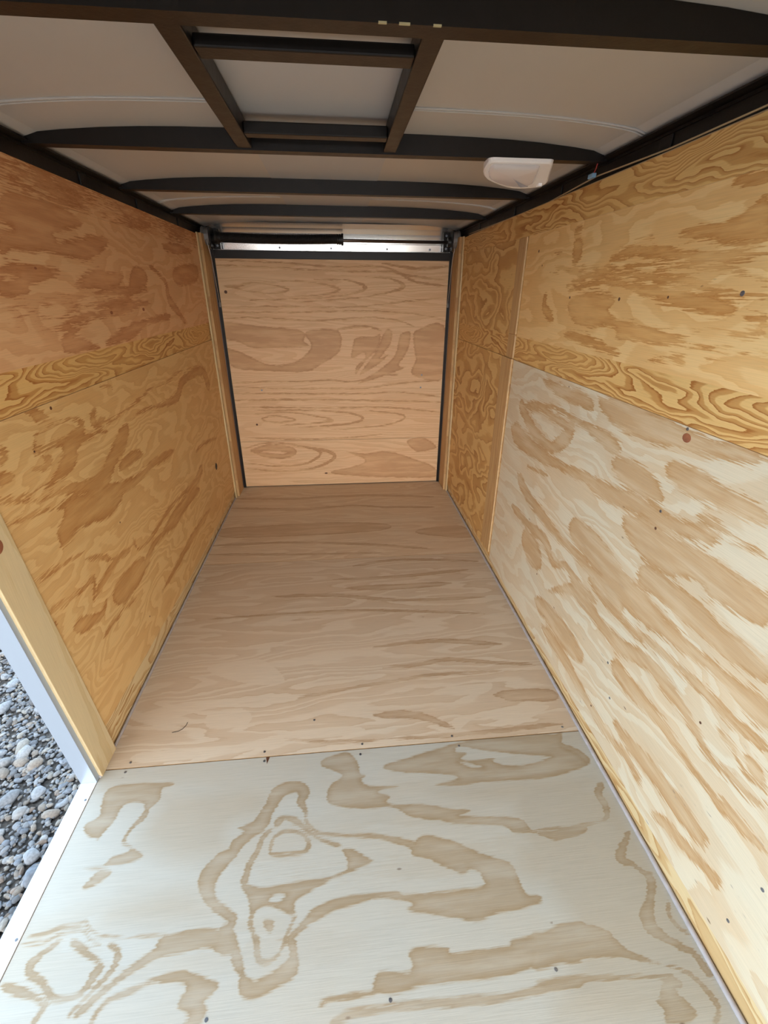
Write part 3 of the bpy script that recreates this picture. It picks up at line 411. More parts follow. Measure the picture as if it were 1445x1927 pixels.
  ('S', [(1.58,0.549,0.0107),(1.593,0.492,0.0067),(1.664,0.472,0.0081),(1.752,0.469,0.0126),(1.879,0.481,0.0106),(2.087,0.482,0.0103),(2.378,0.449,0.0198),(2.54,0.493,0.0278)]),
  ('S', [(1.617,0.394,0.0189),(1.71,0.43,0.0166),(1.846,0.426,0.0153),(2.0,0.42,0.0391),(2.182,0.422,0.0339),(2.41,0.397,0.0232)]),
  ('S', [(1.25,0.509,0.007),(1.283,0.567,0.0043),(1.205,0.573,0.0059),(1.125,0.592,0.0066),(1.048,0.613,0.0074)]),
  ('S', [(1.263,0.513,0.006),(1.326,0.525,0.0121),(1.433,0.54,0.0116),(1.536,0.525,0.0099),(1.6,0.531,0.0068)]),
  ('P', [(1.391,0.376),(1.52,0.369),(1.617,0.394),(1.612,0.443),(1.513,0.462),(1.394,0.472),(1.347,0.437)]),
  ('S', [(1.234,0.365,0.0122),(1.332,0.366,0.0118),(1.512,0.329,0.0083)]),
  ('S', [(1.266,0.644,0.0038),(1.349,0.605,0.0053),(1.399,0.568,0.0069)]),
  ('S', [(1.041,0.716,0.0046),(1.179,0.688,0.0038),(1.278,0.666,0.0069)]),
  ('P', [(1.125,0.498),(1.164,0.502),(1.26,0.45),(1.313,0.462),(1.27,0.429),(1.174,0.45),(1.132,0.479)]),
  ('S', [(1.694,0.212,0.009),(1.922,0.217,0.0133),(2.202,0.222,0.018),(2.543,0.213,0.0197)]),
  ('S', [(2.964,0.53,0.011),(2.637,0.588,0.0062),(2.47,0.594,0.0067)]),
  ('S', [(1.022,0.552,0.013),(1.06,0.564,0.02)]),
 ],
 'door': [
  ('P', [(-0.764,1.2),(-0.61,1.19),(-0.466,1.174),(-0.274,1.157),(-0.219,1.125),(-0.233,1.081),(-0.201,1.048),(-0.399,1.038),(-0.583,1.038),(-0.681,1.077),(-0.778,1.105)]),
  ('P', [(-0.217,1.141),(0.003,1.152),(0.01,1.013),(-0.126,0.923),(-0.224,0.877),(-0.414,0.879),(-0.727,0.905),(-0.767,1.028),(-0.689,1.017),(-0.591,0.972),(-0.48,0.925),(-0.314,0.941),(-0.215,1.003),(-0.188,1.059)]),
  ('P', [(0.131,1.102),(0.261,1.113),(0.297,1.124),(0.285,1.034),(0.2,0.955),(0.163,0.908),(0.119,0.85),(0.126,0.909),(0.188,0.966),(0.176,1.001),(0.092,0.967),(0.106,1.057)]),
  ('P', [(0.332,1.145),(0.38,1.145),(0.369,1.056),(0.297,0.965),(0.357,0.988),(0.26,0.908),(0.15,0.85),(0.187,0.908),(0.236,0.966),(0.273,1.023)]),
  ('P', [(0.44,1.123),(0.512,1.134),(0.491,1.01),(0.432,0.918),(0.469,0.894),(0.309,0.836),(0.136,0.79),(0.309,0.895),(0.406,0.988)]),
  ('P', [(0.547,1.145),(0.75,1.178),(0.774,0.819),(0.533,0.846),(0.554,0.952),(0.538,1.056)]),
  ('S', [(-0.764,0.801,0.0047),(-0.539,0.81,0.0047),(-0.301,0.807,0.0047),(-0.059,0.816,0.006),(0.112,0.802,0.006),(0.309,0.848,0.0072),(0.433,0.847,0.0048)]),
  ('S', [(-0.756,0.777,0.0047),(-0.425,0.761,0.0036),(-0.062,0.756,0.0048),(0.185,0.753,0.0049),(0.434,0.787,0.0049),(0.749,0.807,0.0061)]),
  ('S', [(-0.763,0.73,0.0048),(-0.308,0.723,0.0049),(0.185,0.716,0.0049),(0.436,0.725,0.0049),(0.757,0.683,0.005)]),
  ('S', [(-0.757,0.682,0.0048),(-0.189,0.679,0.0049),(0.184,0.667,0.005),(0.759,0.645,0.0051)]),
  ('S', [(-0.752,0.633,0.0037),(-0.068,0.615,0.005),(0.31,0.615,0.0051),(0.75,0.569,0.0064)]),
  ('S', [(-0.581,0.542,0.0049),(-0.53,0.56,0.0037),(-0.444,0.559,0.0038),(-0.335,0.531,0.005),(-0.448,0.514,0.0051),(-0.546,0.523,0.0052),(-0.581,0.542,0.0052)]),
  ('S', [(-0.626,0.581,0.0037),(-0.38,0.589,0.0038),(-0.171,0.553,0.0051),(-0.06,0.519,0.0075),(-0.199,0.503,0.0051),(-0.451,0.489,0.0038)]),
  ('S', [(-0.623,0.606,0.0037),(-0.194,0.598,0.005),(0.056,0.575,0.0051),(0.169,0.534,0.0089),(0.053,0.491,0.0065),(-0.327,0.473,0.0039)]),
  ('S', [(0.183,0.591,0.0038),(0.439,0.561,0.0051),(0.478,0.522,0.0053),(0.31,0.473,0.0053),(-0.076,0.448,0.0039)]),
  ('S', [(-0.732,1.419,0.0049),(-0.635,1.42,0.0097),(-0.546,1.44,0.0049),(-0.439,1.431,0.003),(-0.31,1.402,0.0056),(-0.422,1.378,0.004),(-0.584,1.395,0.0041),(-0.658,1.41,0.0051)]),
  ('S', [(-0.47,1.445,0.0029),(-0.251,1.452,0.003),(-0.097,1.438,0.0041),(0.024,1.403,0.0079),(-0.089,1.372,0.004),(-0.314,1.356,0.003)]),
  ('S', [(-0.14,1.463,0.003),(0.082,1.459,0.004),(0.2,1.415,0.0113),(0.08,1.373,0.0041),(-0.147,1.352,0.0031),(-0.592,1.335,0.003)]),
  ('S', [(0.195,1.48,0.004),(0.364,1.471,0.005),(0.456,1.426,0.0115),(0.365,1.39,0.0052),(0.136,1.353,0.0041),(-0.26,1.326,0.0031)]),
  ('S', [(-0.777,1.54,0.0029),(-0.46,1.533,0.0029),(-0.136,1.517,0.0029),(0.195,1.51,0.0039),(0.398,1.511,0.006),(0.536,1.452,0.0071),(0.758,1.428,0.0051)]),
  ('S', [(-0.773,1.568,0.0038),(-0.35,1.558,0.0038),(-0.026,1.537,0.0039),(0.307,1.54,0.0039),(0.478,1.492,0.006),(0.755,1.464,0.0071)]),
  ('S', [(0.307,1.56,0.0029),(0.533,1.532,0.0099),(0.75,1.544,0.007)]),
  ('S', [(-0.761,1.294,0.0031),(-0.374,1.3,0.0031),(0.077,1.296,0.0042),(0.424,1.328,0.0042),(0.762,1.361,0.0042)]),
  ('S', [(-0.755,1.263,0.0041),(-0.265,1.264,0.0031),(0.192,1.275,0.0042),(0.543,1.254,0.0043),(0.76,1.211,0.0054)]),
  ('S', [(-0.76,1.227,0.0052),(-0.493,1.232,0.0042),(-0.155,1.211,0.0043),(0.192,1.232,0.0032),(0.426,1.211,0.0043),(0.546,1.167,0.0055)]),
  ('S', [(0.003,1.157,0.0081),(0.191,1.178,0.0043),(0.309,1.146,0.0066)]),
  ('S', [(-0.721,0.404,0.0052),(-0.334,0.382,0.0053),(0.05,0.386,0.004),(0.311,0.407,0.004)]),
  ('S', [(-0.684,0.297,0.0099),(-0.555,0.321,0.0267),(-0.404,0.303,0.0273),(-0.368,0.275,0.0191),(-0.448,0.25,0.0203),(-0.574,0.26,0.0206),(-0.672,0.297,0.0103)]),
  ('S', [(-0.745,0.312,0.0039),(-0.551,0.36,0.0053),(-0.313,0.328,0.0068),(-0.162,0.27,0.0105),(-0.271,0.19,0.0068),(-0.481,0.168,0.0056),(-0.746,0.204,0.0042)]),
  ('S', [(-0.276,0.313,0.0068),(-0.109,0.282,0.0137),(-0.06,0.225,0.0133),(-0.222,0.146,0.0083),(-0.485,0.126,0.0056),(-0.739,0.162,0.0042)]),
  ('P', [(0.021,0.278),(0.178,0.253),(0.311,0.271),(0.445,0.246),(0.581,0.193),(0.721,0.132),(0.726,0.037),(0.041,0.074),(-0.091,0.114),(0.11,0.157),(0.178,0.205)]),
  ('P', [(0.509,0.348),(0.628,0.372),(0.725,0.315),(0.727,0.274),(0.579,0.264)]),
 ],
}
#FIG_END
def smooth_poly(p, k=4):
    p = np.array(p, float); n = len(p); out = []
    for i in range(n):
        a, b, c, d = p[i - 1], p[i], p[(i + 1) % n], p[(i + 2) % n]
        for t in np.arange(k) / k:
            out.append(0.5 * (2 * b + (c - a) * t + (2 * a - 5 * b + 4 * c - d) * t * t + (3 * b - a - 3 * c + d) * t ** 3))
    return np.array(out)
def sdf(poly, X, Y):
    """signed distance, positive inside"""
    d = np.full(X.shape, 1e9); ins = np.zeros(X.shape, bool); n = len(poly)
    for i in range(n):
        x1, y1 = poly[i]; x2, y2 = poly[(i + 1) % n]
        ex, ey = x2 - x1, y2 - y1; L = ex * ex + ey * ey + 1e-12
        t = np.clip(((X - x1) * ex + (Y - y1) * ey) / L, 0, 1)
        d = np.minimum(d, (X - x1 - t * ex) ** 2 + (Y - y1 - t * ey) ** 2)
        c = (y1 > Y) != (y2 > Y)
        ins ^= c & (X < ex * (Y - y1) / (ey if abs(ey) > 1e-12 else 1e-12) + x1)
    return np.where(ins, 1, -1) * np.sqrt(d)
def stroke(pts, X, Y):
    """tapering band: each point carries its half width"""
    p = np.array(pts, float)
    if len(p) > 2:
        out = []
        for i in range(len(p) - 1):
            a, b, c, d = p[max(i - 1, 0)], p[i], p[i + 1], p[min(i + 2, len(p) - 1)]
            for t in (0, 0.34, 0.67):
                out.append(0.5 * (2 * b + (c - a) * t + (2 * a - 5 * b + 4 * c - d) * t * t + (3 * b - a - 3 * c + d) * t ** 3))
        p = np.array(out + [p[-1]])
    if np.hypot(*(p[0, :2] - p[-1, :2])) > 0.02: p[0, 2] *= 0.3; p[-1, 2] *= 0.3
    f = np.full(X.shape, -1.0)
    for (x1, y1, r1), (x2, y2, r2) in zip(p, p[1:]):
        ex, ey = x2 - x1, y2 - y1
        t = np.clip(((X - x1) * ex + (Y - y1) * ey) / (ex * ex + ey * ey + 1e-12), 0, 1)
        f = np.maximum(f, r1 + (r2 - r1) * t - np.hypot(X - x1 - t * ex, Y - y1 - t * ey))
    return f
def figure(key, X, Y):
    f = np.full(X.shape, -0.03); wash = np.zeros(X.shape)
    for kind, pts in FIG.get(key, []):      # S band, P swath, H pale island cut out, W faint wash, N clear patch
        if kind == 'S': f = np.maximum(f, stroke(pts, X, Y)); continue
        s = sdf(smooth_poly(pts), X, Y)
        if kind == 'P': f = np.maximum(f, s)
        elif kind == 'H': f = np.minimum(f, -s)
        elif kind == 'W': wash = np.maximum(wash, np.clip(s / 0.07 + 0.35, 0, 1))
        elif kind == 'N': wash = np.where(s > -0.004, -np.clip(s / 0.006 + 0.6, 0, 1), wash)
    return np.clip(f, -0.03, 0.03), wash
def board(name, mat, parent, plane, pos, out, a0, a1, b0, b1, th, step=0.03, key=None, edge='edge'):
    """a plywood board. plane: axis index of its normal; pos: face position; out: +1/-1 side on which its back lies;
    a, b ranges on the two remaining axes; b0/b1 may be functions of a."""
    fb0 = b0 if callable(b0) else (lambda a: b0); fb1 = b1 if callable(b1) else (lambda a: b1)
    na = max(2, int((a1 - a0) / step) + 1); nb = max(2, int((fb1(a0) - fb0(a0)) / step) + 1)
    A = np.linspace(a0, a1, na); T = np.linspace(0, 1, nb)
    AA = np.repeat(A[:, None], nb, 1)
    lo = np.array([fb0(a) for a in A])[:, None]; hi = np.array([fb1(a) for a in A])[:, None]
    BB = lo + (hi - lo) * T[None, :]
    ax = [i for i in range(3) if i != plane]
    V = np.zeros((na * nb, 3)); V[:, plane] = pos; V[:, ax[0]] = AA.ravel(); V[:, ax[1]] = BB.ravel()
    W = V.copy(); W[:, plane] += out * th
    idx = np.arange(na * nb).reshape(na, nb)
    F = [(int(idx[i, j]), int(idx[i + 1, j]), int(idx[i + 1, j + 1]), int(idx[i, j + 1])) for i in range(na - 1) for j in range(nb - 1)]
    nf = len(F); N = na * nb
    rim = list(idx[:, 0]) + list(idx[-1, 1:]) + list(idx[-2::-1, -1]) + list(idx[0, -2:0:-1])
    rim = [int(r) for r in rim]; k = len(rim)
    Wr = W[rim]
    E = [(rim[i], rim[(i + 1) % k], N + (i + 1) % k, N + i) for i in range(k)]
    E.append(tuple(N + i for i in range(k)))
    me = bpy.data.meshes.new(name); me.from_pydata([tuple(v) for v in V] + [tuple(v) for v in Wr], [], F + E)
    me.materials.append(M[mat]); me.materials.append(M[edge])
    me.polygons.foreach_set('material_index', [0] * nf + [1] * len(E))
    bm = bmesh.new(); bm.from_mesh(me); bmesh.ops.recalc_face_normals(bm, faces=bm.faces); bm.to_mesh(me); bm.free()
    if key:
        at = me.attributes.new('figure', 'FLOAT', 'POINT')
        fg, ws = figure(key, AA.ravel(), BB.ravel())
        at.data.foreach_set('value', np.concatenate([fg, np.full(k, -0.03)]).astype(np.float32))
        at = me.attributes.new('wash', 'FLOAT', 'POINT')
        at.data.foreach_set('value', np.concatenate([ws, np.zeros(k)]).astype(np.float32))
    me.update()
    o = bpy.data.objects.new(name, me); COL.objects.link(o)
    if parent: o.parent = parent
    return o
def disc(name, mat, parent, p, axis, sgn, r, h=0.0012, sx=1.0):
    bm = bmesh.new(); q = list(p); q2 = list(p); q[axis] -= sgn * 0.002; q2[axis] += sgn * h
    cyl(bm, q, q2, r, 14, r * 0.8)
    if sx != 1.0:
        j = 0 if axis == 2 else (1 if axis == 0 else 0)
        for v in bm.verts: v.co[j] = p[j] + (v.co[j] - p[j]) * sx
    return link(name, bm, mat, parent)
def screw(parent, p, axis, sgn, r=0.0045):
    bm = bmesh.new(); q = list(p); q2 = list(p); q[axis] -= sgn * 0.003; q2[axis] += sgn * 0.0009
    cyl(bm, q, q2, r, 16, r * 0.86)
    q3 = list(q2); q3[axis] += sgn * 0.0004
    cyl(bm, q2, q3, r * 0.45, 6)
    return link('screw', bm, 'screw', parent)

XL, XR, YB = -0.803, 0.802, 3.373
Y0 = -0.25
ZR = 1.785
# ================================================================== FLOOR
bm = bmesh.new(); box(bm, XL - 0.03, XR + 0.03, Y0, YB + 0.03, -0.07, -0.0165); floor = tag(link('floor', bm, 'underlay'), kind='structure')
s1 = lambda x: 1.025
shn = board('plywood_sheet', 'floor_near', floor, 2, 0.0, -1, XL, XR + 0.006, Y0, 1.0230, 0.016, 0.006, 'floor_near'); shn['label'] = 'pale front floor sheet with tan knot figure'
shm = board('plywood_sheet', 'floor_mid', floor, 2, 0.0, -1, XL, XR + 0.006, 1.0270, 2.2465, 0.016, 0.008, 'floor_mid'); shm['label'] = 'streaked middle floor sheet'
shf = board('plywood_sheet', 'floor_far', floor, 2, 0.0, -1, XL, XR + 0.006, 2.2495, YB + 0.02, 0.016, 0.01, 'floor_far'); shf['label'] = 'darker rear floor sheet'
for x, y in ((-0.727, 1.045), (-0.73, 1.012), (-0.296, 1.044), (-0.292, 1.010), (0.032, 1.043), (0.024, 1.005), (0.345, 1.045), (0.360, 1.006), (0.745, 1.045), (-0.135, 1.155)):
    screw(shm if y > 1.025 else shn, (x, y, 0), 2, 1)
for x, y in ((0.061, 0.416), (0.443, 0.430), (-0.331, 0.423)):
    screw(shn, (x, y, 0), 2, 1)
bm = bmesh.new()
prism(bm, [(-0.288, 1.0225), (-0.276, 1.0225), (-0.282, 0.999)], 2, -0.001, 0.0006)
link('chip', bm, 'knot', shn)['label'] = 'dark wedge shaped chip at the sheet joint'

# ================================================================== WALLS
def zb_r(y): return 0.084 - 0.034 * min(max((y - 0.3) / 1.2, 0), 1)
def zb_l(y): return 0.112 - 0.055 * min(max((y - 1.1) / 1.1, 0), 1)
bm = bmesh.new(); box(bm, XR + 0.018, XR + 0.03, Y0, YB + 0.03, 0, 1.70); wr = tag(link('wall_right', bm, 'underlay'), kind='structure')
f = XR - 0.002
p_rl = board('plywood_panel', 'right_low', wr, 0, f, 1, Y0, 2.10, zb_r, 1.113, 0.014, 0.01, 'right_low'); p_rl['label'] = 'large pale lower panel'
p_ru = board('plywood_panel', 'right_up', wr, 0, f, 1, Y0, 2.10, 1.213, 1.600, 0.014, 0.01, 'right_up'); p_ru['label'] = 'orange upper panel'
board('plywood_strip', 'strip', wr, 0, f + 0.005, 1, Y0, 3.37, 1.100, 1.225, 0.008, 0.03)['label'] = 'figured narrow strip between the panels'
board('plywood_strip', 'strip_low', wr, 0, f + 0.009, 1, Y0, 3.37, 0.0, 0.10, 0.008, 0.03)['label'] = 'narrow strip along the floor'
board('plywood_strip', 'strip', wr, 0, f - 0.002, 1, Y0, 3.37, 1.600, 1.692, 0.015, 0.03)['label'] = 'swirl grained strip along the top'
p_rr = board('plywood_panel', 'right_rear', wr, 0, f, 1, 2.10, 3.37, 0.058, 1.113, 0.014, 0.03)
p_rs = board('plywood_panel', 'right_rear', wr, 0, f, 1, 2.10, 3.37, 1.213, 1.600, 0.014, 0.03)
board('batten', 'batten', wr, 0, f - 0.007, 1, 2.105, 2.190, 1.222, 1.597, 0.006, 0.03)['label'] = 'upper vertical batten over the panel joint'
board('batten', 'batten', wr, 0, f - 0.003, 1, 2.115, 2.200, 1.118, 1.219, 0.007, 0.03)['label'] = 'short batten on the strip'
board('batten', 'batten', wr, 0, f - 0.008, 1, 2.110, 2.245, 0.085, 1.115, 0.007, 0.03)['label'] = 'lower vertical batten over the panel joint'
for y, z in ((0.954, 1.12 - 0.012), (0.960, 0.893), (0.987, 0.356), (0.937, 0.239 + 0.02), (0.404, 0.325), (0.421, 0.161)): screw(p_rl, (f, y, z), 0, -1)
screw(p_ru, (f, 0.92, 1.391), 0, -1, 0.006)
disc('filler', 'stain', p_rl, (f, 0.949, 1.088), 0, -1, 0.013, 0.0004, 1.3)
for y, z, r in ((0.960, 0.844, 0.005), (1.006, 0.146, 0.004), (0.651, 0.50, 0.004), (1.531, 0.323, 0.004), (1.545, 1.095, 0.003)): disc('knot', 'knot', p_rl, (f, y, z), 0, -1, r, 0.0003)
for y, z, r in ((1.651, 1.376, 0.005), (1.348, 1.375, 0.006), (1.14, 1.382, 0.004), (1.977, 1.537, 0.006), (1.926, 1.485, 0.004)): disc('knot', 'knot', p_ru, (f, y, z), 0, -1, r, 0.0003)

bm = bmesh.new(); box(bm, XL - 0.03, XL - 0.014, 1.0, YB + 0.03, 0, 1.70)
box(bm, XL - 0.03, XL - 0.014, Y0, 1.0, 1.55, 1.70); box(bm, XL - 0.03, XL - 0.014, Y0, 0.12, 0, 1.55)
wl = tag(link('wall_left', bm, 'underlay'), kind='structure')
f = XL + 0.002
p_ll = board('plywood_panel', 'left_low', wl, 0, f, -1, 1.03, 3.37, zb_l, 1.110, 0.014, 0.01, 'left_low'); p_ll['label'] = 'large lower panel'
p_lu = board('plywood_panel', 'left_up', wl, 0, f, -1, 1.03, 3.37, 1.211, 1.612, 0.014, 0.01, 'left_up'); p_lu['label'] = 'reddish upper panel'
board('plywood_strip', 'strip', wl, 0, f - 0.005, -1, 1.03, 3.37, 1.10, 1.22, 0.008, 0.03)['label'] = 'figured narrow strip between the panels'
board('plywood_strip', 'strip_low', wl, 0, f - 0.008, -1, 1.03, 3.37, 0.0, 0.125, 0.008, 0.03)['label'] = 'narrow strip along the floor'
board('plywood_strip', 'left_up', wl, 0, f + 0.002, -1, 1.03, 3.37, 1.612, 1.692, 0.015, 0.03)['label'] = 'narrow strip along the top'
board('plywood_panel', 'left_up', wl, 0, f, -1, Y0, 1.03, 1.55, 1.692, 0.014, 0.03)['label'] = 'panel above the side doorway'
board('plywood_panel', 'left_low', wl, 0, f, -1, Y0, 0.10, 0.0, 1.55, 0.014, 0.03)['label'] = 'panel before the side doorway'
for y, z, r in ((1.338, 1.095, 0.006), (1.214, 1.01, 0.004), (1.523, 0.643, 0.004), (1.547, 0.201, 0.004)): disc('knot', 'knot', p_ll, (f, y, z), 0, 1, r, 0.0003)
for y, z, r in ((1.461, 1.443, 0.004), (1.849, 1.319, 0.007), (2.149, 1.32, 0.008)): disc('knot', 'stain', p_lu, (f, y, z), 0, 1, r, 0.0003, 1.8)
# pine board beside the doorway, leaning slightly
bm = bmesh.new(); prism(bm, [(1.003, 0.0), (1.103, 0.0), (0.965, 1.60), (0.865, 1.60)], 0, f + 0.006, f - 0.02)
post = link('door_post', bm, 'pine', wl); post['label'] = 'pale pine board along the side doorway'
bmod = post.modifiers.new('bevel', 'BEVEL'); bmod.width = 0.002; bmod.segments = 2
bm = bmesh.new(); cyl(bm, (f + 0.005, 0.975, 0.86), (f + 0.0068, 0.975, 0.86), 0.019, 20); link('knot', bm, 'stain', post)
# round hole in the left wall
bm = bmesh.new(); n = 28
A = [bm.verts.new((f + 0.0006, 2.805 + 0.022 * math.cos(2 * math.pi * i / n), 0.385 + 0.022 * math.sin(2 * math.pi * i / n))) for i in range(n)]
B = [bm.verts.new((f + 0.0006, 2.805 + 0.019 * math.cos(2 * math.pi * i / n), 0.385 + 0.019 * math.sin(2 * math.pi * i / n))) for i in range(n)]
C = [bm.verts.new((f + 0.0001, v.co.y, v.co.z)) for v in B]
for i in range(n):
    j = (i + 1) % n; bm.faces.new((A[i], A[j], B[j], B[i])); bm.faces.new((B[i], B[j], C[j], C[i]))
bm.faces.new(C)
link('wall_plug', bm, 'hole', wl)['label'] = 'round black plug low on the wall near the rear'

bm = bmesh.new(); box(bm, XL - 0.05, XR + 0.05, Y0 - 0.03, Y0 - 0.001, 1.58, 1.80); tag(link('front_sky_blocker', bm, 'edge'), kind='structure')  # unseen board added behind the camera to keep sky light off the roof bows
# rear wall frame, side jambs of wood
def jamb(name, sx, X):
    o = root(name); tag(o, kind='structure')
    bm = bmesh.new(); a, b = sorted((X, X - sx * 0.024)); box(bm, a, b, 3.20, YB + 0.03, 0.0, 1.70, 0.002); link('board', bm, 'batten', o)
    bm = bmesh.new(); a, b = sorted((X, X - sx * 0.010)); box(bm, a, b, 3.165, 3.198, 0.0, 1.70, 0.002); link('edge_strip', bm, 'pine', o)
    return o
jamb('trim_1', -1, XL + 0.001); jamb('trim_2', 1, XR - 0.001)
# grey sealant beads
for name, X in (('trim_3', XL + 0.0005), ('trim_4', XR - 0.001)):
    bm = bmesh.new(); y0 = 1.0 if X < 0 else Y0; n = 90
    pts = [(X + random.uniform(-0.0007, 0.0007), y0 + (3.37 - y0) * i / n, 0.003) for i in range(n + 1)]
    tube(bm, pts, 0.0065 if X > 0 else 0.005, 8); tag(link(name, bm, 'caulk', smooth=True), kind='structure')

# ================================================================== REAR RAMP DOOR
dr = root('door_1'); tag(dr, kind='structure')
pd = board('plywood_panel', 'door_ply', dr, 1, YB, 1, -0.757, 0.757, 0.372, 1.577, 0.02, 0.006, 'door'); pd['label'] = 'upper plywood face of the ramp door'
pe = board('plywood_panel', 'door_ply', dr, 1, YB, 1, -0.757, 0.757, 0.008, 0.370, 0.02, 0.008, 'door'); pe['label'] = 'lower plywood face of the ramp door'
bm = bmesh.new()
box(bm, -0.776, -0.757, YB - 0.010, YB + 0.03, 0.004, 1.63, 0.002); box(bm, 0.757, 0.776, YB - 0.010, YB + 0.03, 0.004, 1.63, 0.002)
box(bm, -0.757, 0.757, YB - 0.010, YB + 0.03, 1.577, 1.624, 0.002)
link('door_frame', bm, 'black', dr)
for sx_ in (-1, 1):
    bm = bmesh.new(); box(bm, sx_ * 0.777 - 0.002, sx_ * 0.777 + 0.002, YB - 0.014, YB - 0.004, 0.01, 1.62); link('door_seal', bm, 'rod', dr)
for x, z in ((-0.557, 0.750), (0.603, 0.845), (0.598, 0.755)):
    screw(pd, (x, YB, z), 1, -1, 0.007)
for x, z, r in ((-0.718, 1.385, 0.012), (-0.62, 0.50, 0.009)):
    disc('knot', 'knot', pd, (x, YB, z), 1, -1, r, 0.0004)
disc('knot', 'knot', pe, (-0.13, YB, 0.10), 1, -1, 0.007, 0.0004, 2.0)

# header sheet above the door
hd = tag(root('wall_back'), kind='structure')
bm = bmesh.new(); prof = [(YB + 0.040, 1.60), (YB + 0.0335, 1.668), (YB + 0.046, 1.672), (YB + 0.044, 1.70), (YB + 0.038, 1.725), (YB + 0.026, 1.752), (YB + 0.010, 1.778)]
prism(bm, prof + [(y + 0.012, z + 0.004) for y, z in prof[::-1]], 0, -0.80, 0.80); link('header_sheet', bm, 'header', hd)
for x in (-0.35, -0.02, 0.345, 0.63):
    disc('rivet', 'screw', hd, (x, YB + 0.034, 1.643), 1, -1, 0.007, 0.003)
bm = bmesh.new(); box(bm, -0.84, 0.84, YB + 0.065, YB + 0.08, -0.05, 1.80); link('outer_skin', bm, 'skin', hd)

# ================================================================== CEILING
bm = bmesh.new()
xs = [-0.83, -0.81, -0.79, -0.76, -0.7, -0.6, -0.5, -0.4, -0.25] ; xs = xs + [0.0] + [-x for x in xs[::-1]]
zf = lambda x: ZR - 0.028 * (abs(x) / 0.8) ** 4 - (0.012 * max(0, abs(x) - 0.76) / 0.07)
prism(bm, [(x, zf(x)) for x in xs] + [(x, ZR + 0.02) for x in xs[::-1]], 1, Y0, YB + 0.08)
ceil = tag(link('ceiling', bm, 'roof'), kind='structure')
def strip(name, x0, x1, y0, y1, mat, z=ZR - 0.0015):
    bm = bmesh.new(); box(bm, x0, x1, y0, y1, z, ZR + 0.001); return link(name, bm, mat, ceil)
strip('roof_shade_strip', -0.232, 0.178, 1.61, YB + 0.03, 'roof_grey')['label'] = 'cooler grey strip painting the shaded centre of the roof skin'  # stands in for a shaded band, the shade is in its colour
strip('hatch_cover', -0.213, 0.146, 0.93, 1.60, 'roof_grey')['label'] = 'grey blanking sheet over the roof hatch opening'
for y in (1.37, 2.55):
    for dy in (0, 0.014):
        for xa, xb in ((-0.80, -0.24), (0.18, 0.80)):
            bm = bmesh.new(); tube(bm, [(x, y + dy, zf(x) - 0.0015) for x in np.linspace(xa, xb, 20)], 0.003, 6); link('roof_seam', bm, 'roof', ceil, True)

BEAMS = [(0.886, 'nearest black steel roof bow, in front of the roof hatch framing'),
         (1.572, 'black roof bow carrying the white dome light, behind the hatch framing'),
         (2.165, 'third black roof bow, between the dome light and the rearmost bow'),
         (2.760, 'rearmost black roof bow, nearest the torsion spring')]
for y, lab in BEAMS:
    bm = bmesh.new()
    xs_ = [-0.805, -0.79, -0.76, -0.7, -0.6, -0.5, -0.4, -0.25, 0, 0.25, 0.4, 0.5, 0.6, 0.7, 0.76, 0.79, 0.805]
    prism(bm, [(x, zf(x) - 0.0004) for x in xs_] + [(0.805, 1.737), (-0.805, 1.737)], 1, y, y + 0.038)
    bm2 = link('roof_bow', bm, 'black'); tag(bm2, lab, 'beam', 'roof bows')
    if y < 1:
        for x, w_ in ((0.075, 0.012), (0.105, 0.016), (0.155, 0.012)):
            b3 = bmesh.new(); box(b3, x, x + w_, y - 0.0008, y + 0.003, 1.7367, 1.7388); link('paint_chip', b3, 'flake', bm2)
# hatch framing: two lengthwise bars, two cross members
hf = tag(root('hatch_frame'), 'black steel framing for a roof vent, square between the first two roof bows', 'frame')
for x0, x1 in ((-0.252, -0.213), (0.146, 0.182)):
    bm = bmesh.new(); box(bm, x0, x1, 0.925, 1.571, 1.7405, 1.783, 0.003); link('long_bar', bm, 'black', hf)
for y0, y1, zt in ((0.997, 1.042, 1.7585), (1.438, 1.475, 1.766)):
    bm = bmesh.new(); box(bm, -0.212, 0.145, y0, y1, 1.7405, zt, 0.003); link('cross_bar', bm, 'black', hf)

for X, s_, lab in ((XL, -1, 'black steel top rail above the left plywood wall'), (XR, 1, 'black steel top rail above the right plywood wall')):
    o = tag(root('top_rail'), lab, 'rail', 'top rails')
    bm = bmesh.new(); a, b = sorted((X + s_ * 0.016, X + s_ * 0.05)); box(bm, a, b, Y0, YB + 0.06, 1.66, 1.742, 0.003); link('rail_tube', bm, 'black', o)
    bm = bmesh.new(); a, b = sorted((X + s_ * 0.010, X + s_ * 0.016)); box(bm, a, b, Y0, YB + 0.02, 1.735, 1.741); link('rail_lip', bm, 'black', o)
    bm = bmesh.new(); a, b = sorted((X - s_ * 0.016, X + s_ * 0.03)); box(bm, a, b, Y0, YB + 0.02, 1.7425, 1.7465); link('roof_angle', bm, 'black', o)
    for y in (1.29, 1.88, 2.35, 2.9):
        bm = bmesh.new(); a, b = sorted((X + s_ * 0.0105, X + s_ * 0.0165)); box(bm, a, b, y, y + 0.045, 1.693, 1.735, 0.002); link('gusset', bm, 'black', o)

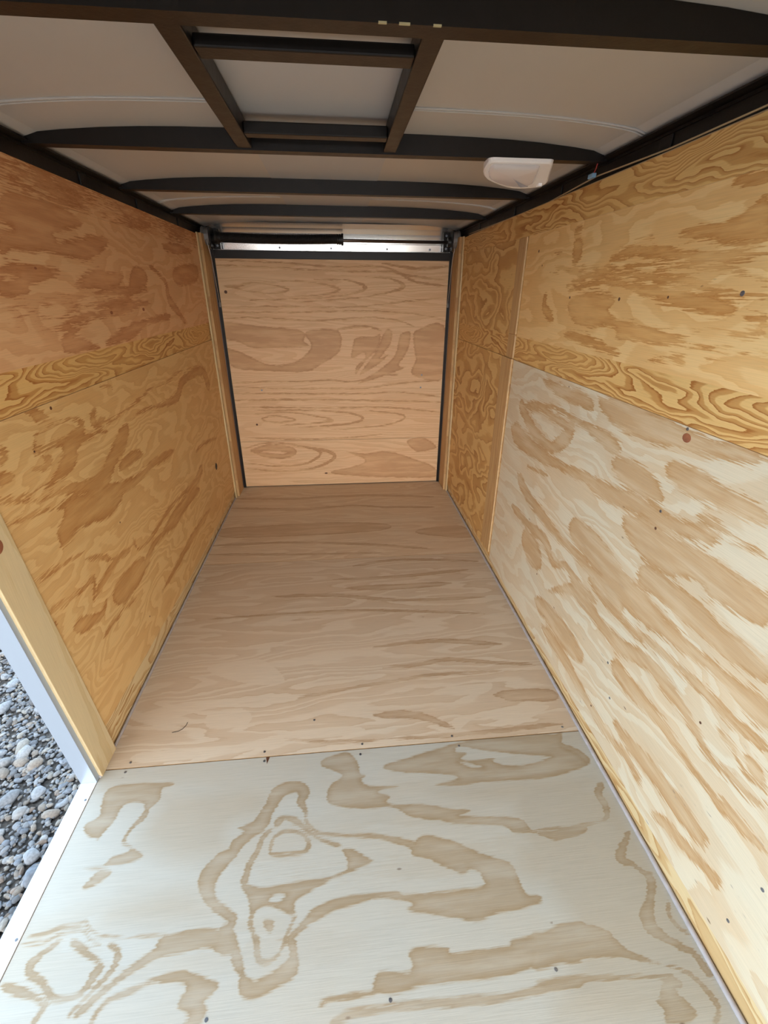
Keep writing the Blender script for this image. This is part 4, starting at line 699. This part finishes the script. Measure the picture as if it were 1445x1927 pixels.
# ================================================================== DOME LIGHT
dl = tag(root('dome_light'), 'white plastic dome light with a frosted lens hanging from the second roof bow', 'light')
def ring_loft(bm, loops):
    R_ = [[bm.verts.new(p) for p in l] for l in loops]
    n = len(R_[0])
    for A, B in zip(R_, R_[1:]):
        for k in range(n): bm.faces.new((A[k], A[(k + 1) % n], B[(k + 1) % n], B[k]))
    bm.faces.new(R_[0])
    c = sum((v.co for v in R_[-1]), Vector()) / n; cv = bm.verts.new(c)
    for k in range(n): bm.faces.new((R_[-1][(k + 1) % n], R_[-1][k], cv))
def outline(x0, x1, y0, y1, c, z, n=5):
    pts = []
    for cx, cy, a0 in ((x1 - c, y1 - c, 0), (x0 + c, y1 - c, 90), (x0 + c, y0 + c, 180), (x1 - c, y0 + c, 270)):
        for k in range(n + 1):
            a = math.radians(a0 + 90 * k / n); pts.append((cx + c * math.cos(a), cy + c * math.sin(a), z))
    return pts
def rounded(pts, rad, z):
    """closed outline with each corner rounded by its own radius; z may depend on y"""
    out = []; n = len(pts)
    for i in range(n):
        p, q, r = Vector(pts[i - 1]), Vector(pts[i]), Vector(pts[(i + 1) % n])
        a = q + (p - q).normalized() * rad[i]; b = q + (r - q).normalized() * rad[i]
        for t in (0, 0.25, 0.5, 0.75, 1.0):
            c = a * (1 - t) ** 2 + q * 2 * t * (1 - t) + b * t * t; out.append((c.x, c.y, z(c.y) if callable(z) else z))
    return out
zb = lambda y: 1.7265 - 0.030 * (y - 1.56) / 0.16
base_o = [(0.448, 1.560), (0.640, 1.560), (0.690, 1.715), (0.585, 1.745), (0.452, 1.660)]
def shrink(pts, d):
    c = Vector((sum(p[0] for p in pts) / len(pts), sum(p[1] for p in pts) / len(pts)))
    return [tuple(c + (Vector(p) - c) * (1 - d)) for p in pts]
rr = [0.02, 0.015, 0.035, 0.05, 0.05]
bm = bmesh.new()
ring_loft(bm, [rounded(base_o, rr, 1.7365), rounded(shrink(base_o, 0.01), rr, lambda y: zb(y) + 0.004), rounded(shrink(base_o, 0.05), rr, zb)])
link('housing', bm, 'lampwhite', dl)
lens_o = [(0.462, 1.572), (0.606, 1.572), (0.634, 1.692), (0.572, 1.706), (0.464, 1.645)]
rl = [0.012, 0.012, 0.03, 0.05, 0.045]
bm = bmesh.new()
ring_loft(bm, [rounded(lens_o, rl, lambda y: zb(y) + 0.002), rounded(shrink(lens_o, 0.03), rl, lambda y: zb(y) - 0.007), rounded(shrink(lens_o, 0.12), rl, lambda y: zb(y) - 0.011)])
link('lens', bm, 'lens', dl, True)
bm = bmesh.new(); box(bm, 0.652, 0.664, 1.688, 1.706, zb(1.70) - 0.006, zb(1.70) + 0.004, 0.001); link('switch', bm, 'lampwhite', dl)

# ================================================================== TORSION SPRING ASSEMBLY
YS, ZS = 3.30, 1.690
ts = tag(root('torsion_spring'), 'black torsion spring with its steel shaft above the rear ramp door', 'spring')
bm = bmesh.new(); cyl(bm, (-0.705, YS, ZS - 0.008), (0.7215, YS, ZS - 0.013), 0.0095, 14); link('shaft', bm, 'rod', ts, True)
bm = bmesh.new(); turns = 110; pts = []
x0, x1 = -0.70, 0.045
for i in range(turns * 10 + 1):
    t = i / (turns * 10); a = 2 * math.pi * turns * t; x = x0 + (x1 - x0) * t
    sag = -0.006 * math.sin(math.pi * t); rr = 0.0245
    pts.append((x, YS + rr * math.cos(a), ZS - 0.004 + sag + rr * math.sin(a)))
tube(bm, pts, 0.0037, 5); link('coil', bm, 'spring', ts, True)
bm = bmesh.new(); lathe_x(bm, [(0.020, 0.030), (0.026, 0.030), (0.026, 0.025), (0.033, 0.025), (0.033, 0.031), (0.039, 0.031), (0.039, 0.026), (0.046, 0.026), (0.046, 0.034), (0.058, 0.034), (0.058, 0.012)], YS, ZS - 0.006); link('winding_cone', bm, 'spring', ts)
bm = bmesh.new(); lathe_x(bm, [(-0.7215, 0.012), (-0.7215, 0.036), (-0.71, 0.036), (-0.70, 0.030), (-0.69, 0.030)], YS, ZS - 0.004); link('anchor_cone', bm, 'spring', ts)
for s_, lab in ((-1, 'black bracket holding the spring shaft beside the left cable drum'), (1, 'black bracket holding the bare shaft end beside the right cable drum')):
    br = tag(root('spring_bracket'), lab, 'bracket', 'spring brackets')
    bm = bmesh.new(); a, b = sorted((s_ * 0.742, s_ * 0.748)); box(bm, a, b, YS - 0.045, YB + 0.012, 1.626, 1.738, 0.002); link('side_plate', bm, 'black', br)
    bm = bmesh.new(); a, b = sorted((s_ * 0.708, s_ * 0.742)); box(bm, a, b, YB - 0.02, YB + 0.012, 1.6275, 1.738, 0.002); link('back_plate', bm, 'black', br)
    bm = bmesh.new(); a, b = sorted((s_ * 0.722, s_ * 0.742)); lathe_x(bm, [(a, 0.0115), (a, 0.026), (b, 0.030), (b, 0.0115)], YS, ZS - 0.012); link('bearing', bm, 'spring', br)
    for z in (1.645, 1.718):
        bm = bmesh.new(); cyl(bm, (s_ * 0.725, YB - 0.020, z), (s_ * 0.725, YB - 0.027, z), 0.007, 6); link('bolt', bm, 'screw', br)
for s_, lab in ((-1, 'grey cable drum in the top left rear corner'), (1, 'grey cable drum in the top right rear corner')):
    o = tag(root('cable_drum'), lab, 'drum', 'cable drums')
    a, b = s_ * 0.752, s_ * 0.797
    bm = bmesh.new(); lathe_x(bm, [(a, 0.0115), (a, 0.044), (a + s_ * 0.004, 0.046), (a + s_ * 0.028, 0.048), (a + s_ * 0.030, 0.044), (b - s_ * 0.012, 0.044), (b - s_ * 0.010, 0.052), (b - s_ * 0.004, 0.053), (b, 0.050), (b, 0.0115)], YS, ZS - 0.0, 36); link('drum_body', bm, 'drum', o, False)
    bm = bmesh.new()
    for k in range(3):
        pts = [(a + s_ * (0.032 + 0.002 * k + 0.002 * t / 20), YS + 0.0455 * math.cos(2 * math.pi * t / 20), ZS + 0.0455 * math.sin(2 * math.pi * t / 20)) for t in range(21)]
        tube(bm, pts, 0.0013, 5)
    link('wound_cable', bm, 'cable', o, True)
for s_, lab in ((-1, 'thin steel lift cable running down the left edge of the ramp door'), (1, 'thin steel lift cable running down the right edge of the ramp door')):
    o = tag(root('lift_cable'), lab, 'cable', 'lift cables')
    x_ = s_ * 0.765
    bm = bmesh.new(); tube(bm, [(x_, YS - 0.046, ZS - 0.02), (x_, YB - 0.06, 1.58), (x_ - s_ * 0.004, YB - 0.018, 1.32)], 0.0022, 6); link('wire', bm, 'cable', o, True)
    bm = bmesh.new(); box(bm, x_ - s_ * 0.004 - 0.005, x_ - s_ * 0.004 + 0.005, YB - 0.024, YB - 0.0105, 1.295, 1.322, 0.0015); link('ferrule', bm, 'drum', o)

# ================================================================== WIRING
wc = tag(root('light_cable'), 'beige electric cable clipped along the right top rail', 'cable')
bm = bmesh.new(); pts = [(0.8065, y, 1.700 + 0.005 * math.sin(y * 2.3) + (0.014 * max(0, 1 - abs(y - 1.62) / 0.35))) for y in np.linspace(Y0, 3.1, 60)]
tube(bm, pts, 0.0022, 6); link('upper_strand', bm, 'beige', wc, True)
bm = bmesh.new(); tube(bm, [(0.8065, y, 1.6955) for y in np.linspace(Y0, 3.1, 40)], 0.0022, 6); link('lower_strand', bm, 'beige', wc, True)
cn = tag(root('wire_connector'), 'small blue wire connector with a red wire beside the dome light', 'connector')
bm = bmesh.new(); box(bm, 0.787, 0.800, 1.610, 1.640, 1.706, 1.718, 0.002); link('housing', bm, 'blue', cn)
bm = bmesh.new(); tube(bm, [(0.792, 1.612, 1.717), (0.793, 1.606, 1.728), (0.790, 1.595, 1.7395)], 0.0018, 6); link('wire', bm, 'red', cn, True)

fb = tag(root('loose_fibre'), 'dark curved fibre lying on the middle floor sheet near its left front corner', 'fibre')
bm = bmesh.new(); tube(bm, [(-0.628, 1.148, 0.0009), (-0.609, 1.150, 0.0012), (-0.596, 1.158, 0.0014), (-0.588, 1.172, 0.0011), (-0.586, 1.186, 0.0009)], 0.0009, 6); link('strand', bm, 'rubber', fb, True)
# ================================================================== SIDE DOORWAY
sd = tag(root('door_2'), kind='structure')
bm = bmesh.new(); prism(bm, [(1.002, 0.0), (1.0028, 0.0), (0.865, 1.60), (0.855, 1.60), (0.985, 0.0)], 0, XL - 0.001, XL - 0.050); link('jamb', bm, 'alu', sd)['label'] = 'aluminium jamb of the side doorway'
bm = bmesh.new(); box(bm, XL - 0.048, XL - 0.002, 0.12, 0.985, -0.012, 0.0015, 0.001); sl = link('sill', bm, 'sill', sd); sl['label'] = 'bright aluminium sill of the side doorway'
bm = bmesh.new(); box(bm, XL - 0.050, XL - 0.048, 0.12, 0.985, -0.10, 0.0); link('sill_edge', bm, 'alu', sd)
bm = bmesh.new(); box(bm, XL - 0.05, XL - 0.001, 0.10, 0.118, 0.0, 1.60); link('jamb', bm, 'alu', sd)
bm = bmesh.new(); box(bm, XL - 0.05, XL - 0.031, 0.12, 0.85, 1.58, 1.62); link('head', bm, 'alu', sd)
for y in (0.93, 0.60): screw(sl, (XL - 0.010, y, 0.0015), 2, 1, 0.004)

# outer skin of the body on both sides, and the frame below
osk = tag(root('wall_outer'), kind='structure')
bm = bmesh.new(); box(bm, XL - 0.062, XL - 0.052, 1.02, YB + 0.08, -0.10, 1.79); link('outer_skin', bm, 'skin', osk)
bm = bmesh.new(); box(bm, XR + 0.052, XR + 0.062, Y0, YB + 0.08, -0.10, 1.79); link('outer_skin', bm, 'skin', osk)

# ================================================================== GRAVEL
ZG = -0.45
bm = bmesh.new(); n = 24
bmesh.ops.create_grid(bm, x_segments=n, y_segments=n, size=12)
for v in bm.verts: v.co.z = ZG - 0.006
tag(link('ground', bm, 'ground'), kind='structure')
rng = np.random.default_rng(3)
ico = bmesh.new(); bmesh.ops.create_icosphere(ico, subdivisions=2, radius=1.0)
IV = np.array([v.co[:] for v in ico.verts]); IF = np.array([[v.index for v in f.verts] for f in ico.faces]); ico.free()
VV, FF, CC = [], [], []; off = 0
pal = 0.55 * np.array([(0.40, 0.43, 0.47), (0.32, 0.36, 0.42), (0.48, 0.49, 0.50), (0.25, 0.27, 0.30), (0.42, 0.37, 0.32), (0.38, 0.31, 0.26), (0.46, 0.44, 0.40), (0.20, 0.20, 0.21)])
for i in range(17000):
    x = rng.uniform(-2.35, -0.82); y = rng.uniform(0.5, 2.7)
    s = 0.0055 + 0.009 * rng.random() ** 2.5
    if rng.random() < 0.014: s = rng.uniform(0.018, 0.034)
    sc = s * np.array([rng.uniform(0.8, 1.6), rng.uniform(0.7, 1.2), rng.uniform(0.45, 0.8)])
    P = IV.copy()
    for k in range(5):                       # flat facets
        d = rng.normal(size=3); d /= np.linalg.norm(d); h = rng.uniform(0.55, 0.85)
        q = P @ d; P = P - np.outer(np.maximum(q - h, 0), d)
    P = P * sc
    a = rng.uniform(0, 6.28); ca, sa = math.cos(a), math.sin(a)
    t = rng.uniform(-0.35, 0.35); P = P @ np.array([[1, 0, 0], [0, math.cos(t), math.sin(t)], [0, -math.sin(t), math.cos(t)]])
    P = P @ np.array([[ca, sa, 0], [-sa, ca, 0], [0, 0, 1]])
    P = P + np.array([x, y, ZG + sc[2] * 0.25 + rng.uniform(0, 0.006)])
    VV.append(P); FF.append(IF + off); off += len(P)
    c = pal[rng.choice(8, p=[.2, .18, .16, .12, .1, .06, .12, .06])] * rng.uniform(0.75, 1.2)
    CC.append(np.repeat(np.append(c, 1.0)[None, :], len(P), 0))
VV = np.concatenate(VV); FF = np.concatenate(FF); CC = np.concatenate(CC)
me = bpy.data.meshes.new('gravel'); me.vertices.add(len(VV)); me.vertices.foreach_set('co', VV.ravel())
me.loops.add(FF.size); me.loops.foreach_set('vertex_index', FF.ravel().astype(np.int32))
me.polygons.add(len(FF)); me.polygons.foreach_set('loop_start', np.arange(0, FF.size, 3, dtype=np.int32)); me.update(calc_edges=True); me.validate()
ca = me.attributes.new('stone_colour', 'FLOAT_COLOR', 'POINT'); ca.data.foreach_set('color', CC.ravel().astype(np.float32))
me.materials.append(M['stone']); gv = bpy.data.objects.new('gravel', me); COL.objects.link(gv)
tag(gv, 'loose grey and tan crushed stone on the ground outside the side doorway', 'gravel', kind='stuff')
